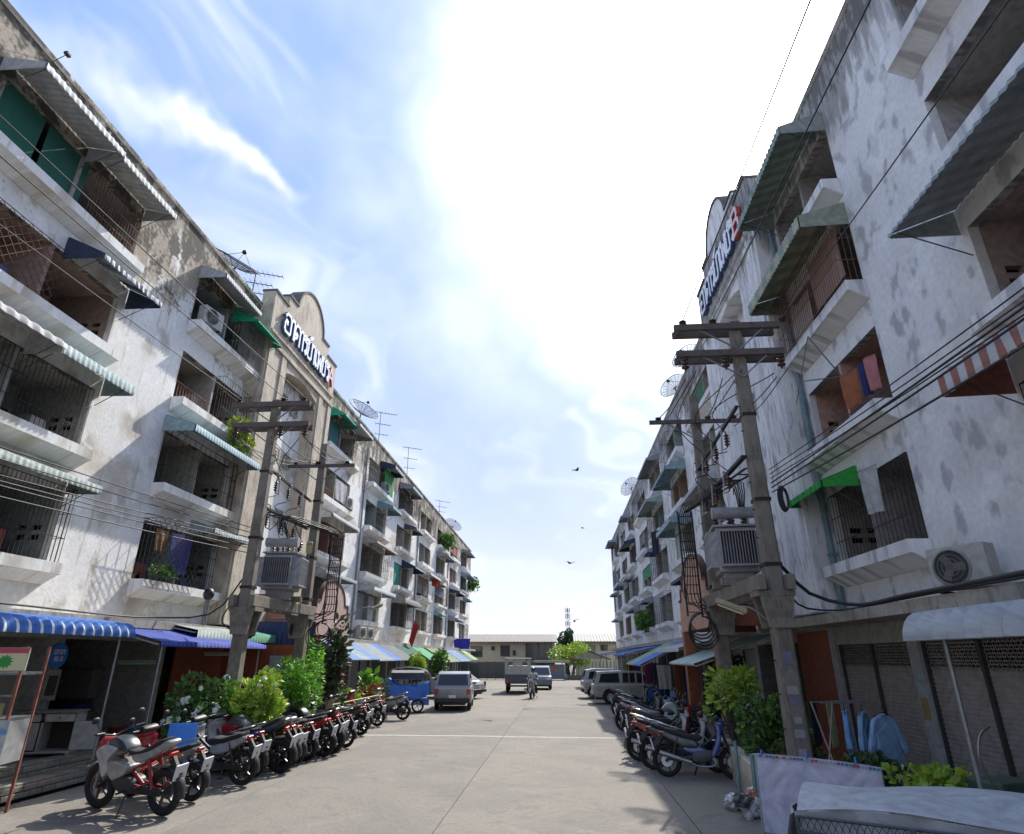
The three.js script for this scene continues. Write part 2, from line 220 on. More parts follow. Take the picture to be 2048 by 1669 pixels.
function block(side, X, u0, u1, bays, gate, mW, mS, spec, label) {
  const s = side == 'left' ? 1 : -1, B = thing('apartment_building', label, 'building', [X, 0, 0], s * Math.PI / 2), r = rng(side == 'left' ? 21 : 77);
  const U = (a, b, y0, y1, w0, w1) => box(s * a, s * b, y0, y1, w0, w1);
  const wall = [], core = []; let last = u0;
  for (const [a, b] of [...bays, [u1, u1]]) { if (a > last) wall.push(U(last, a, 3.2, 14.1, -0.16, 0)); last = b; if (b > a) { let y = 3.2; for (const T of TOP) { wall.push(U(a, b, y, T - OH, -0.16, 0)); y = T; } wall.push(U(a, b, y, 14.1, -0.16, 0)); } }
  wall.push(U(u0, u1, 14.1, 14.95, -0.16, 0.0), U(u1 - 0.16, u1, 3.2, 14.95, -10, -0.161), U(u0, u0 + 0.16, 3.2, 14.95, -10, -0.161));
  M('wall', wall, mW, B);
  M('parapet_cap', U(u0 - 0.03, u1 + 0.03, 14.951, 15.05, -0.24, 0.06), mW, B);
  M('core', [U(u0 + 0.17, u1 - 0.17, 3.21, 14.05, -9.9, -2.09), U(u0 + 0.17, u1 - 0.17, 0.0, 2.99, -9.9, -3.6)], mW, B);
  M('roof', U(u0 + 0.17, u1 - 0.17, 14.06, 14.22, -9.9, -0.17), mat(0.25, 0.24, 0.23, 0.95), B);
  M('ledge', [U(u0, gate - 2.2, 3.0, 3.19, -3.58, 0.85), U(gate - 2.2, gate + 3.6, 3.0, 3.19, -3.58, -0.01), U(gate + 3.6, u1, 3.0, 3.19, -3.58, 0.85)], mConcGrey, B);
  // balconies
  bays.forEach(([a, b], i) => TOP.forEach((T, k) => {
    const sp = spec(i, k, r, a, b), y0 = T - OH, fl = y0 - 0.78, ce = T + 0.1, im = sp.int ?? INT[r() * INT.length | 0], D = -1.95, mid = (a + b) / 2;
    const far = []; // the wall at the far end has four ventilation slots
    const vent = (uu, t) => { const z0 = D, z1 = -0.17; const V0 = [T - 1.05, T - 0.93, T - 0.83, T - 0.71], Z0 = [-0.95, -0.68, -0.6, -0.33]; const o = [U(uu, uu + t, fl, V0[0], z0, z1), U(uu, uu + t, V0[3], ce, z0, z1), U(uu, uu + t, V0[1], V0[2], z0, z1)]; for (const q of [0, 2]) o.push(U(uu, uu + t, V0[q], V0[q + 1], z0, Z0[0]), U(uu, uu + t, V0[q], V0[q + 1], Z0[1], Z0[2]), U(uu, uu + t, V0[q], V0[q + 1], Z0[3], z1)); return o; };
    const shell = [U(a - 0.12, b + 0.12, fl, ce, D - 0.12, D - 0.001), U(a - 0.12, b + 0.12, fl - 0.08, fl, D - 0.12, -0.165), U(a - 0.12, b + 0.12, ce, ce + 0.02, D - 0.12, -0.165), U(a - 0.12, a, fl, ce, D, -0.165), i < 4 ? vent(b, 0.12) : U(b, b + 0.12, fl, ce, D, -0.165), U(mid - 0.05, mid + 0.05, fl + 0.001, ce - 0.001, D, -0.02)];
    const bal = M('balcony', shell, im, B);
    M('sill', extr([[0, y0 - 0.42], [0.32, y0 - 0.22], [0.39, y0 - 0.2], [0.39, y0 + 0.03], [0, y0 + 0.03]], b - a + 0.16, 0.015).rotateY(-Math.PI / 2).translate(s * mid, 0, 0.001), mS, bal);
    for (const [p, q] of [[a, mid - 0.05], [mid + 0.05, b]]) { const m = (p + q) / 2, fw = r() < 0.5; // door and window of each flat
      const d = M('door', U(m - 0.85, m - 0.05, fl, fl + 1.95, D, D + 0.035), r() < 0.5 ? mWood : mat(0.20, 0.22, 0.22, 0.7), bal);
      M('window_frame', [U(m + 0.1, m + 0.95, y0 - 0.05, y0 - 0.0, D, D + 0.05), U(m + 0.1, m + 0.95, T - 0.55, T - 0.5, D, D + 0.05), U(m + 0.1, m + 0.15, y0, T - 0.55, D, D + 0.05), U(m + 0.9, m + 0.95, y0, T - 0.55, D, D + 0.05), U(m + 0.5, m + 0.55, y0, T - 0.55, D, D + 0.05)], fw ? mFrameW : mWood, bal);
      M('window_pane', U(m + 0.15, m + 0.9, y0, T - 0.55, D, D + 0.02), mGlass, bal); }
    for (const q of sp.aw || []) M('awning', awning(s * mix(a, b, q.a), s * mix(a, b, q.b), T + (q.up ?? 0.42), q.p ?? 0.85, q.d ?? 0.3, q.v ?? 0.14, PAL[q.c] || q.c, q.c2 && (PAL[q.c2] || q.c2), q.st ?? 0.3, q), vcm, bal, true);
    for (const q of sp.gr || []) M('window_grille', grille(s * mix(a, b, q.a ?? 0), s * mix(a, b, q.b ?? 1), y0 + 0.03, T + (q.w > 0.1 ? 0.05 : -0.01), q.w ?? 0.02, q.k, q.s), q.m || mIron, bal);
    for (const q of sp.net || []) M('shade_net', sheet(14, 8, (t, v) => [s * mix(a + 0.03, b - 0.03, mix(q.a, q.b, t)), mix(y0 + 0.03, T - 0.02, mix(q.y0 ?? 0, q.y1 ?? 1, v)), (q.w ?? -0.06) + 0.02 * Math.sin(t * 23 + v * 3) * (1 - v * 0.6)]), flat(...q.c, 0.9), bal);
    if (r() < 0.75) { // clutter on the balcony
      const n = 2 + (r() * 4 | 0), g = []; for (let j = 0; j < n; j++) { const uu = mix(a + 0.4, b - 0.6, r()), w = 0.15 + r() * 0.3, hh = 0.3 + r() * 0.7; g.push(tint(rbox(s * uu, s * (uu + w), fl + 0.0, fl + 0.6 + hh, -0.75, -0.4, 0.03), [[0.3, 0.3, 0.32], [0.12, 0.2, 0.4], [0.4, 0.12, 0.1], [0.4, 0.38, 0.3], [0.1, 0.25, 0.2], [0.5, 0.5, 0.5]][r() * 6 | 0])); } M('stored_goods', g, vcm, bal, true); }
    if (sp.rail) { const g = []; for (let uu = a + 0.05; uu < mix(a, b, sp.rail); uu += 0.14) g.push(bar([s * uu, y0 + 0.03, -0.05], [s * uu, y0 + 0.62, -0.05], 0.022)); g.push(bar([s * a, y0 + 0.62, -0.05], [s * mix(a, b, sp.rail), y0 + 0.62, -0.05], 0.03)); M('railing', g, mRust, bal); }
  }));
  return { B, s, U };
}
const P = (a, b, c, c2, o = {}) => ({ a, b, c, c2, ...o });
const far = (i, k, r) => { const o = { aw: [], gr: [], net: [] }; const cs = ['white', 'sky', 'grey', 'navy', 'mint', 'white', 'lilac', 'grey']; const c = cs[r() * cs.length | 0], str = r() < 0.3; if (r() < 0.62) { const h = r(); o.aw.push(h < 0.45 ? P(0, 1.0, c, str ? 'white' : null, { p: 0.7 + r() * 0.4, st: 0.2 }) : h < 0.75 ? P(0.5, 1, c, str ? 'white' : null, { p: 0.8, st: 0.2 }) : P(0.0, 0.5, c, null, { p: 0.7 })); }
  if (r() < 0.6) o.gr.push({ a: r() < 0.5 ? 0 : 0.5, b: 1, w: r() < 0.5 ? 0.4 : 0.02, s: 0.16, m: r() < 0.3 ? mRust : mIron }); if (r() < 0.25) o.net.push({ a: r() < 0.5 ? 0 : 0.5, b: 1, c: [[0.03, 0.22, 0.12], [0.35, 0.33, 0.28], [0.30, 0.06, 0.05], [0.12, 0.2, 0.32], [0.45, 0.45, 0.44]][r() * 5 | 0], y0: r() * 0.5 }); return o; };
const specL = (i, k, r, a, b) => { const f = far(i, k, r);
  if (i <= 1) { // bays beside the camera; 1 is the near one that shows
    return [{ aw: [P(0, 1, [0.30, 0.37, 0.36], [0.42, 0.46, 0.44], { p: 0.85, st: 0.11, v: 0.16 })], gr: [{ w: 0.3, s: 0.11 }] },
      { aw: [P(0.0, 0.52, 'white', [0.4, 0.4, 0.42], { p: 0.9, st: 0.15, d: 0.35, v: 0.2, round: true, per: 0.3 }), P(0.53, 1.05, [0.36, 0.47, 0.49], [0.46, 0.55, 0.56], { p: 0.85, st: 0.12, v: 0.22 })], gr: [{ w: 0.02, s: 0.12, m: mIron }] },
      { aw: [P(0.56, 1.05, 'navy', [0.55, 0.58, 0.62], { p: 1.0, st: 0.09, v: 0.12, d: 0.5 })], gr: [{ a: 0, b: 0.55, w: 0.1, s: 0.1, m: mRust, k: 'diamond' }] },
      { aw: [P(-0.05, 0.5, [0.52, 0.54, 0.56], [0.62, 0.63, 0.64], { p: 1.0, st: 0.08, v: 0.15, d: 0.25, up: 0.3 }), P(0.51, 1.0, [0.5, 0.54, 0.53], [0.62, 0.63, 0.63], { p: 0.95, st: 0.1, v: 0.15, d: 0.28, up: 0.3 })], net: [{ a: 0, b: 0.24, c: [0.02, 0.12, 0.09] }, { a: 0.27, b: 0.56, c: [0.02, 0.11, 0.085] }], gr: [{ a: 0.6, b: 1, w: 0.02, s: 0.1, m: mRust }] }][k]; }
  if (i == 2) return [{ aw: [P(0.55, 1.12, [0.40, 0.44, 0.47], [0.30, 0.36, 0.38], { p: 0.8, st: 0.2, v: 0.14, d: 0.25 })], gr: [{ a: 0, b: 0.62, w: 0.45, s: 0.11, k: 'diamond' }, { a: 0.64, b: 1, w: 0.03 }] },
    { aw: [P(-0.03, 1.02, [0.34, 0.47, 0.53], null, { p: 0.95, v: 0.2, d: 0.3 })], gr: [{ w: 0.25, s: 0.3 }] },
    { int: mat(0.46, 0.42, 0.38, 0.9), rail: 0.45, gr: [{ a: 0.52, b: 1, w: 0.3, s: 0.16 }] },
    { aw: [P(-0.02, 0.62, [0.5, 0.52, 0.55], null, { p: 0.9, v: 0.14, d: 0.35 }), P(0.56, 1.08, [0.03, 0.48, 0.30], null, { p: 0.95, d: 0.55, v: 0.03, up: 0.2 })], gr: [{ a: 0.6, b: 1.0, w: 0.4, s: 0.1, m: mIronW }] }][k];
  if (i == 3) return [{ aw: [P(0, 1, 'grey', null, {})], gr: [{ w: 0.02 }] }, { aw: [P(0.0, 0.9, 'white', null, { round: true, p: 0.8, v: 0.2 })], int: mat(0.4, 0.2, 0.18, 0.9) }, { rail: 0.5 }, { aw: [P(0.05, 0.5, [0.03, 0.46, 0.30], null, { v: 0.05, d: 0.5 }), P(0.45, 1.02, 'grey', 'white', { st: 0.16, p: 1.0 })], net: [{ a: 0, b: 0.45, c: [0.04, 0.16, 0.17] }] }][k];
  if (i == 4) return [{ aw: [P(0.0, 1.08, [0.52, 0.57, 0.60], null, { v: 0.2, d: 0.25, p: 0.9 })], gr: [{ w: 0.02, s: 0.4, m: mFrameW }], net: [{ a: 0.02, b: 0.98, c: [0.42, 0.47, 0.5], w: -0.3 }] }, { aw: [P(0, 1.05, [0.4, 0.36, 0.33], null, { v: 0.12 })], gr: [{ w: 0.45, s: 0.14 }] }, { aw: [P(0.5, 1.02, [0.24, 0.38, 0.46], null, { v: 0.14, p: 1.0, d: 0.35 })], gr: [{ a: 0.5, b: 1, w: 0.02, s: 0.4, m: mIronW }] }, { gr: [{ a: 0, b: 0.5, w: 0.06, s: 0.2, m: mIronW }], aw: [P(0.5, 1.02, 'navy', 'white', { st: 0.14, v: 0.2, p: 0.95 })], net: [{ a: 0.5, b: 1, c: [0.03, 0.24, 0.06], w: 0.35 }] }][k];
  if (i == 5) return [{ aw: [P(0, 1, [0.34, 0.33, 0.33], null, { p: 0.9, v: 0.35, d: 0.2 }), P(1.0, 1.2, 'grey', null, {})], gr: [{ w: 0.4 }] }, { aw: [P(0.45, 1.25, 'navy', [0.6, 0.62, 0.65], { st: 0.12, p: 1.0, v: 0.1, d: 0.5 })], net: [{ a: 0, b: 0.45, c: [0.05, 0.25, 0.20] }] }, { aw: [P(0.45, 1.02, 'dgrey', 'white', { st: 0.16, p: 0.9 })] }, { aw: [P(0, 0.75, 'grey', 'sky', { st: 0.3, p: 0.95, v: 0.2 })], gr: [{ w: 0.3 }] }][k];
  return f; };
const specR = (i, k, r, a, b) => { const f = far(i, k, r); // local fraction 0 is the end nearer the camera
  if (i == 0) return [{ aw: [P(0, 1.02, [0.36, 0.15, 0.12], [0.60, 0.58, 0.56], { st: 0.14, p: 0.95, v: 0.3, d: 0.25 })], gr: [{ w: 0.02 }] }, { aw: [P(0, 1.03, [0.42, 0.47, 0.50], [0.34, 0.38, 0.40], { st: 0.16, p: 1.05, d: 0.4, v: 0.05 })], int: mat(0.46, 0.36, 0.33, 0.9) }, { int: mat(0.55, 0.54, 0.53, 0.9) }, { int: mat(0.5, 0.48, 0.47, 0.9), gr: [{ a: 0, b: 0.5, w: 0.02, m: mRust }] }][k];
  return i == 1 ? f : i == 2 ? [{ aw: [P(0.55, 1.12, [0.05, 0.44, 0.07], [0.03, 0.28, 0.05], { st: 0.12, p: 0.75, d: 0.3, v: 0.14, up: 0.3 })], gr: [{ w: 0.02, s: 0.15, m: mIron }], int: mat(0.48, 0.44, 0.43, 0.9) },
    { int: mat(0.62, 0.40, 0.33, 0.9) },
    { aw: [P(0.0, 1.05, [0.33, 0.38, 0.30], [0.5, 0.49, 0.36], { st: 0.3, p: 1.0, d: 0.3, v: 0.3 })], gr: [{ w: 0.45, s: 0.1, m: mRust }], net: [{ a: 0.05, b: 0.5, c: [0.32, 0.22, 0.19], w: 0.2, y0: 0.2 }, { a: 0.62, b: 0.95, c: [0.34, 0.30, 0.26], w: 0.1, y0: 0.0, y1: 0.8 }] },
    { aw: [P(0.0, 1.0, [0.38, 0.42, 0.40], [0.24, 0.34, 0.26], { st: 0.18, p: 1.0, d: 0.35, v: 0.22 })], int: mat(0.52, 0.52, 0.52, 0.9) }][k] : i == 4 ? [{ aw: [P(0.1, 0.9, 'dgrey', null, { p: 0.5 })], gr: [{ w: 0.02, s: 0.5, m: mFrameW }] }, { aw: [P(0.0, 0.95, 'sky', 'white', { st: 0.14, p: 1.0, v: 0.25 })], net: [{ a: 0.5, b: 1, c: [0.4, 0.44, 0.44] }] }, { aw: [P(0, 0.95, [0.32, 0.45, 0.5], null, { p: 1.0, d: 0.4 })], int: INT[2] }, f][k] : f; };
const baysL = [[1.0, 5.4], [8.25, 12.6], [15.45, 19.2], [26.75, 31.1], [34.0, 38.4], [41.2, 45.6], [48.4, 52.8], [55.6, 60], [62.8, 67.2], [70, 74.4]];
const baysR = [[-3.6, 0.8], [3.5, 7.9], [10.8, 14.2], [21.6, 26.0], [28.7, 33.1], [35.8, 40.2], [42.9, 47.3], [50, 54.4], [57.1, 61.5], [64.2, 68.6]];
const L = block('left', XL, -3, 78, baysL, 23.4, mWallL, mSillL, specL, 'long white five-storey apartment block with sunlit mould-stained wall and letter A gate');
const Rb = block('right', XR, -8, 73.5, baysR, 17.6, mWallR, mSillR, (i, k, r, a, b) => i == 1 ? specR(0, k, r, a, b) : i == 0 ? specR(9, k, r, a, b) : specR(i, k, r, a, b), 'long grey-white five-storey apartment block in shade with letter B gate');
// ---------- gates with lettering ----------
const GL = { o: [[.28, .45], [.28, .58], [.12, .58], [.05, .42], [.05, .1], [.15, 0], [.6, 0], [.7, .1], [.7, .8], [.55, 1], [.2, 1], [.05, .85]], a: [[.02, .8], [.15, 1], [.32, 1], [.42, .85], [.42, 0]], k: [[.05, 0], [.05, .7], [.2, 1], [.55, 1], [.7, .75], [.7, 0], null, [.05, .12], [.34, .3], [.4, .48], [.28, .55], [.2, .42]], r: [[.05, .9], [.2, 1], [.5, .93], [.12, .74], [.48, .66], [.5, .12], [.4, 0], [.3, .1], [.4, .22]], b: [[.08, .78], [.22, .84], [.22, 1], [.06, 1], [.2, .6], [.14, .1], [.24, 0], [.54, 0], [.64, .1], [.64, 1], null, [.28, 1.2], [.42, 1.32], [.38, 1.16], [.62, 1.38]], e: [[.15, 1], [.15, .1], [.24, 0], [.34, .1], [.24, .2]], p: [[.2, .82], [.06, .9], [.06, 1], [.16, 1], [.2, 0], [.42, .7], [.64, 0], [.68, 1]], c: [[.08, .78], [.22, .84], [.22, 1], [.06, 1], [.2, .6], [.14, .1], [.24, 0], [.5, 0], [.6, .1], [.6, .75], [.48, .9], [.72, 1.1]], A: [[0, 0], [.36, 1], [.72, 0], null, [.14, .36], [.58, .36]], B: [[0, 0], [0, 1], [.46, 1], [.58, .88], [.58, .66], [.46, .53], [0, .53], null, [.46, .53], [.64, .38], [.64, .14], [.5, 0], [0, 0]] };
const GW = { o: .78, a: .52, k: .8, r: .6, b: .74, e: .4, p: .78, c: .78, A: .8, B: .75 };
function glyph(path, h, w, d) { const g = []; for (let i = 0; i + 1 < path.length; i++) { const a = path[i], b = path[i + 1]; if (!a || !b) continue; const p = V(a[0] * h, a[1] * h, 0), q = V(b[0] * h, b[1] * h, 0), e = q.clone().sub(p).normalize().multiplyScalar(w * 0.4); g.push(bar(p.sub(e), q.add(e), w, d * (1 - 0.0007 * i))); } return g; }
const mGateL = wm(concTex, 6, 7), mGateR = wm(wallRightTex, 12, 16), mLetW = flat(0.75, 0.78, 0.85, 0.5), mLetB = flat(0.05, 0.10, 0.22, 0.5), mLetR = flat(0.5, 0.07, 0.07, 0.5);
function gate({ B, s }, u0, W, last, mG) {
  const x0 = s > 0 ? u0 : -(u0 + W), cx = W / 2;
  const sh = new THREE.Shape(); sh.moveTo(0, 3.3); sh.lineTo(0, 15.6); sh.lineTo(1.15, 15.6); sh.lineTo(1.15, 16.1); sh.lineTo(1.95, 16.1); sh.lineTo(1.95, 16.2); sh.absarc(cx, 16.0, cx - 1.95, Math.PI - 0.14, 0.14, true); sh.lineTo(W - 1.95, 16.1); sh.lineTo(W - 1.15, 16.1); sh.lineTo(W - 1.15, 15.6); sh.lineTo(W, 15.6); sh.lineTo(W, 3.3);
  const h = new THREE.Path(); h.moveTo(1.75, 3.9); h.lineTo(W - 1.75, 3.9); h.lineTo(W - 1.75, 12.9); h.quadraticCurveTo(cx, 13.5, 1.75, 12.9); sh.holes.push(h);
  const G = M('gate_front', new THREE.ExtrudeGeometry(sh, { depth: 0.5, bevelEnabled: true, bevelSize: 0.015, bevelThickness: 0.015, bevelSegments: 1, curveSegments: 18 }).translate(x0, 0, 0.0), mG, B);
  // capping on the skyline, pilasters and beam mouldings
  const cap = []; for (const [a, b, y] of [[0, 1.15, 15.6], [1.15, 1.95, 16.1], [W - 1.95, W - 1.15, 16.1], [W - 1.15, W, 15.6]]) cap.push(box(x0 + a - 0.03, x0 + b + 0.03, y + 0.001, y + 0.09, -0.04, 0.56));
  const R = cx - 1.95; for (let i = 0; i < 16; i++) { const t0 = Math.PI - 0.14 - (Math.PI - 0.28) * i / 16, t1 = Math.PI - 0.14 - (Math.PI - 0.28) * (i + 1) / 16; cap.push(bar([x0 + cx + Math.cos(t0) * (R + 0.05), 16 + Math.sin(t0) * (R + 0.05), 0.26], [x0 + cx + Math.cos(t1) * (R + 0.05), 16 + Math.sin(t1) * (R + 0.05), 0.26], 0.09, 0.6)); }
  M('coping', cap, mat(0.16, 0.15, 0.14, 0.9), G);
  const pil = []; for (const [a, b] of [[0.12, 0.5], [1.2, 1.6], [W - 1.6, W - 1.2], [W - 0.5, W - 0.12]]) pil.push(box(x0 + a, x0 + b, 3.31, 13.4, 0.516, 0.57)); pil.push(box(x0 + 0.06, x0 + W - 0.06, 13.42, 13.56, 0.516, 0.6), box(x0 + 0.06, x0 + W - 0.06, 13.9, 14.0, 0.516, 0.58));
  M('pilaster', pil, mG, G);
  for (let k = 0; k < 4; k++) for (const q of [-0.55, 0.55]) { const y = 5.0 + 2.3 * k; M('vent_frame', [box(x0 + cx + q - 0.3, x0 + cx + q + 0.3, y, y + 0.04, 0.031, 0.09), box(x0 + cx + q - 0.3, x0 + cx + q + 0.3, y + 0.5, y + 0.54, 0.031, 0.09), box(x0 + cx + q - 0.3, x0 + cx + q - 0.26, y + 0.04, y + 0.5, 0.031, 0.09), box(x0 + cx + q + 0.26, x0 + cx + q + 0.3, y + 0.04, y + 0.5, 0.031, 0.09), ...[0, 1, 2].map(i => box(x0 + cx + q - 0.26, x0 + cx + q + 0.26, y + 0.12 + 0.13 * i, y + 0.15 + 0.13 * i, 0.04, 0.08))], mConcGrey, G); }
  let x = x0 + 0.75; const H = 0.78; const word = ['o', 'a', 'k', 'a', 'r', 'b', 'a', 'e', 'p', 'c', 'r', last]; const tot = word.reduce((t, c) => t + GW[c] * H * 0.93, 0), sp = (W - 1.3 - tot) / 11;
  for (const c of word) { const red = c == last; const m = M('letter', glyph(GL[c], H, 0.13, 0.1).map(g => g.translate(x, 14.32, 0.60)), red ? mLetR : mLetB, G); const f = M('letter_face', glyph(GL[c], H, 0.11, 0.02).map(g => g.translate(x + 0.0, 14.33, 0.665)), red ? flat(0.72, 0.5, 0.55, 0.5) : mLetW, G); x += GW[c] * H * 0.93 + sp; }
}
gate(L, 19.25, 6.7, 'A', mGateL);
gate(Rb, 14.5, 6.4, 'B', mGateR);
M('drain_pipe', [cyl([-14.36, 3.2, 0.1], [-14.36, 14.2, 0.1], 0.065, 0.065, 8), ...[4.5, 7, 9.5, 12].map(y => box(-14.44, -14.28, y, y + 0.05, 0.0, 0.17))], mat(0.22, 0.34, 0.40, 0.5), Rb.B);
M('drain_pipe', cyl([-24.2 + 3, 3.2, 0.06], [-21.2, 14.2, 0.06], 0.05, 0.05, 8), mat(0.5, 0.52, 0.55, 0.5), Rb.B);
for (const u of [33.3, 47.6, 61.5]) M('drain_pipe', cyl([u, 3.2, 0.06], [u, 13.9, 0.06], 0.05, 0.05, 8), mat(0.3, 0.3, 0.3, 0.6), L.B);
// ---------- entrance portals ----------
function portal(label, X, s, u0, u1, out, c1, c2, lo) {
  const T = thing('entrance_porch', label, 'porch', [X, 0, 0], s * Math.PI / 2); const a = s > 0 ? u0 : -u1, b = s > 0 ? u1 : -u0, m = (a + b) / 2, w = 0.32;
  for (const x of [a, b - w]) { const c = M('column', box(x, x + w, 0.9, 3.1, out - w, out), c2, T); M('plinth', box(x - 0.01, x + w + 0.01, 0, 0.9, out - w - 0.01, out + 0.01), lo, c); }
  const sh = new THREE.Shape(); sh.moveTo(a, 3.1); sh.lineTo(a, 4.0); sh.lineTo(a + 0.35, 4.0); sh.lineTo(a + 0.35, 4.3); sh.lineTo(a + 0.75, 4.3); sh.absellipse(m, 4.3, (b - a) / 2 - 0.75, 0.85, Math.PI, 0, true); sh.lineTo(b - 0.35, 4.3); sh.lineTo(b - 0.35, 4.0); sh.lineTo(b, 4.0); sh.lineTo(b, 3.1);
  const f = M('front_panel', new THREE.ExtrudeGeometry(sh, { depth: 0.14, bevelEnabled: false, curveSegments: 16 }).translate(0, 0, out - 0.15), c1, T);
  const pts = sh.getPoints(16).filter(p => p.y > 3.95), tr = []; for (let i = 0; i + 1 < pts.length; i++) if (pts[i].distanceTo(pts[i + 1]) < 3 && pts[i].distanceTo(pts[i + 1]) > 0.01) tr.push(bar([pts[i].x, pts[i].y + 0.03, out - 0.08], [pts[i + 1].x, pts[i + 1].y + 0.03, out - 0.08], 0.07, 0.2)); M('trim', tr, mat(0.10, 0.05, 0.04, 0.8), f);
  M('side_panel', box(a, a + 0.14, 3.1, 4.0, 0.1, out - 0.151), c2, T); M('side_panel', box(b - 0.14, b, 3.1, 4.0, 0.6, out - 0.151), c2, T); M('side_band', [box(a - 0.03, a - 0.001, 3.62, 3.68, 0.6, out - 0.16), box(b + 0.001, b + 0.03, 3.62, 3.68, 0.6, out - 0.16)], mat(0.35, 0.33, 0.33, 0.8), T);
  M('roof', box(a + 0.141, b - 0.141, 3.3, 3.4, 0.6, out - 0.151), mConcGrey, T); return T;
}
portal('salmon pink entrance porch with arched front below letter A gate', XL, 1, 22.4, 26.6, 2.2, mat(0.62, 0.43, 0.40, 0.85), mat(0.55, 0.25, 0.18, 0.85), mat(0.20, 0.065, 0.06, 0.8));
portal('orange brown entrance porch with arched front below letter B gate', XR, -1, 16.5, 20.9, 2.4, mat(0.62, 0.36, 0.26, 0.85), mat(0.42, 0.15, 0.085, 0.85), mat(0.20, 0.06, 0.055, 0.8));  // shade put into colour: lit pink front, shaded orange brown columns and sides
// ---------- ground floor: pillars, shutters, dark shops ----------
const mShut = mat(0.40, 0.36, 0.355, 0.6), mShutB = mat(0.36, 0.35, 0.36, 0.6), mPill = mat(0.45, 0.46, 0.48, 0.9), mRail = mat(0.06, 0.055, 0.055, 0.6);
function shutter(B, x0, x1, top, w, m, lattice) { if (x0 > x1) [x0, x1] = [x1, x0]; const yl = lattice ? top - 0.42 : top, n = Math.round((yl - 0.16) / 0.035);
  const S = M('roller_shutter', slab(1, n, (t, v) => [mix(x0 + 0.05, x1 - 0.05, t), mix(0.16, yl, v), w + 0.01 * Math.cos(v * n * Math.PI)], 0.015), m, B);
  M('guide_rail', [box(x0, x0 + 0.06, 0.15, top, w - 0.05, w + 0.05), box(x1 - 0.06, x1, 0.15, top, w - 0.05, w + 0.05), box((x0 + x1) / 2 - 0.035, (x0 + x1) / 2 + 0.035, 0.15, top, w + 0.0, w + 0.06), box(x0, x1, top, top + 0.06, w - 0.05, w + 0.05)], mRail, S);
  if (lattice) { const g = [], y0 = yl, y1 = top, d = 0.105; for (const [a, b] of [[x0 + 0.06, (x0 + x1) / 2 - 0.04], [(x0 + x1) / 2 + 0.04, x1 - 0.06]]) { const nn = Math.round((b - a) / d), mm = Math.round((y1 - y0) / d); for (let i = 0; i < nn; i++) for (let j = 0; j < mm; j++) { const cx = a + (b - a) * (i + 0.5) / nn, cy = y0 + (y1 - y0) * (j + 0.5) / mm; g.push(new THREE.RingGeometry(0.036, 0.075, 4, 1).translate(cx, cy, w)); } } M('lattice', g, m, S); } }
function shopfront({ B, s }, cuts, kinds) { const r = rng(s > 0 ? 3 : 4);
  for (let i = 0; i + 1 < cuts.length; i++) { const a = cuts[i], b = cuts[i + 1], k = kinds[i % kinds.length];
    M('pillar', box(s * (a - 0.16), s * (a + 0.16), 0, 2.999, -0.35, 0.0), mPill, B);
    M('lintel', box(s * (a + 0.161), s * (b - 0.161), k == 'open' ? 2.72 : 2.62, 2.999, -0.3, -0.02), mat(0.48, 0.48, 0.48, 0.9), B);
    M('party_wall', box(s * (a - 0.08), s * (a + 0.08), 0, 2.999, -3.58, -0.351), mat(0.5, 0.5, 0.49, 0.9), B);
    if (k != 'open') shutter(B, s * (a + 0.17), s * (b - 0.17), 2.6, -0.12, k == 'b' ? mShutB : mShut, k == 'l');
    else { const c = mat(...[[0.45, 0.46, 0.48], [0.5, 0.46, 0.4], [0.42, 0.47, 0.47]][r() * 3 | 0], 0.9); const bk = M('shop_wall', box(s * (a + 0.09), s * (b - 0.09), 0.0, 2.99, -3.55, -3.4), c, B); M('shop_door', box(s * (a + 1.6), s * (a + 2.45), 0.15, 2.1, -3.399, -3.35), mat(0.4, 0.38, 0.34, 0.8), bk);
      const g = []; for (let j = 0; j < 9; j++) { const uu = mix(a + 0.3, b - 0.6, r()), h = 0.25 + r() * 0.9, y = r() < 0.25 ? 1.3 : 0.15; g.push(tint(rbox(s * uu, s * (uu + 0.3 + r() * 0.5), y, y + h, -2.6 - r() * 0.5, -1.5 + r() * 0.7, 0.03), [[0.25, 0.06, 0.05], [0.05, 0.1, 0.3], [0.3, 0.26, 0.2], [0.06, 0.2, 0.12], [0.3, 0.3, 0.3], [0.4, 0.28, 0.06], [0.05, 0.05, 0.06]][r() * 7 | 0])); } M('shop_goods', g, vcm, bk, true); } }
  const z = cuts[cuts.length - 1]; M('pillar', box(s * (z - 0.16), s * (z + 0.16), 0, 2.999, -0.35, 0.0), mPill, B);
}
shopfront(L, [-2.8, -0.4, 3.2, 6.7, 10.15, 13.6, 17.4, 21.6, 26.8, 30.4, 34, 37.6, 41.2, 44.8, 48.4, 52, 55.6, 59.2, 62.8, 66.4, 70, 73.6, 77.5], ['s', 's', 'open', 'open', 'open', 'open', 'open', 'open', 's', 'open', 'b', 'open', 'open', 's', 'open', 's', 'open', 'open', 'b', 's', 'open']);
shopfront(Rb, [-7.8, -5, -1.6, 1.8, 5.2, 8.65, 12.1, 15.5, 21.4, 25, 28.6, 32.2, 35.8, 39.4, 43, 46.6, 50.2, 53.8, 57.4, 61, 64.6, 68.2, 73], ['s', 's', 's', 's', 'l', 'l', 'l', 'open', 'b', 'open', 's', 'open', 'open', 'open', 's', 'open']);
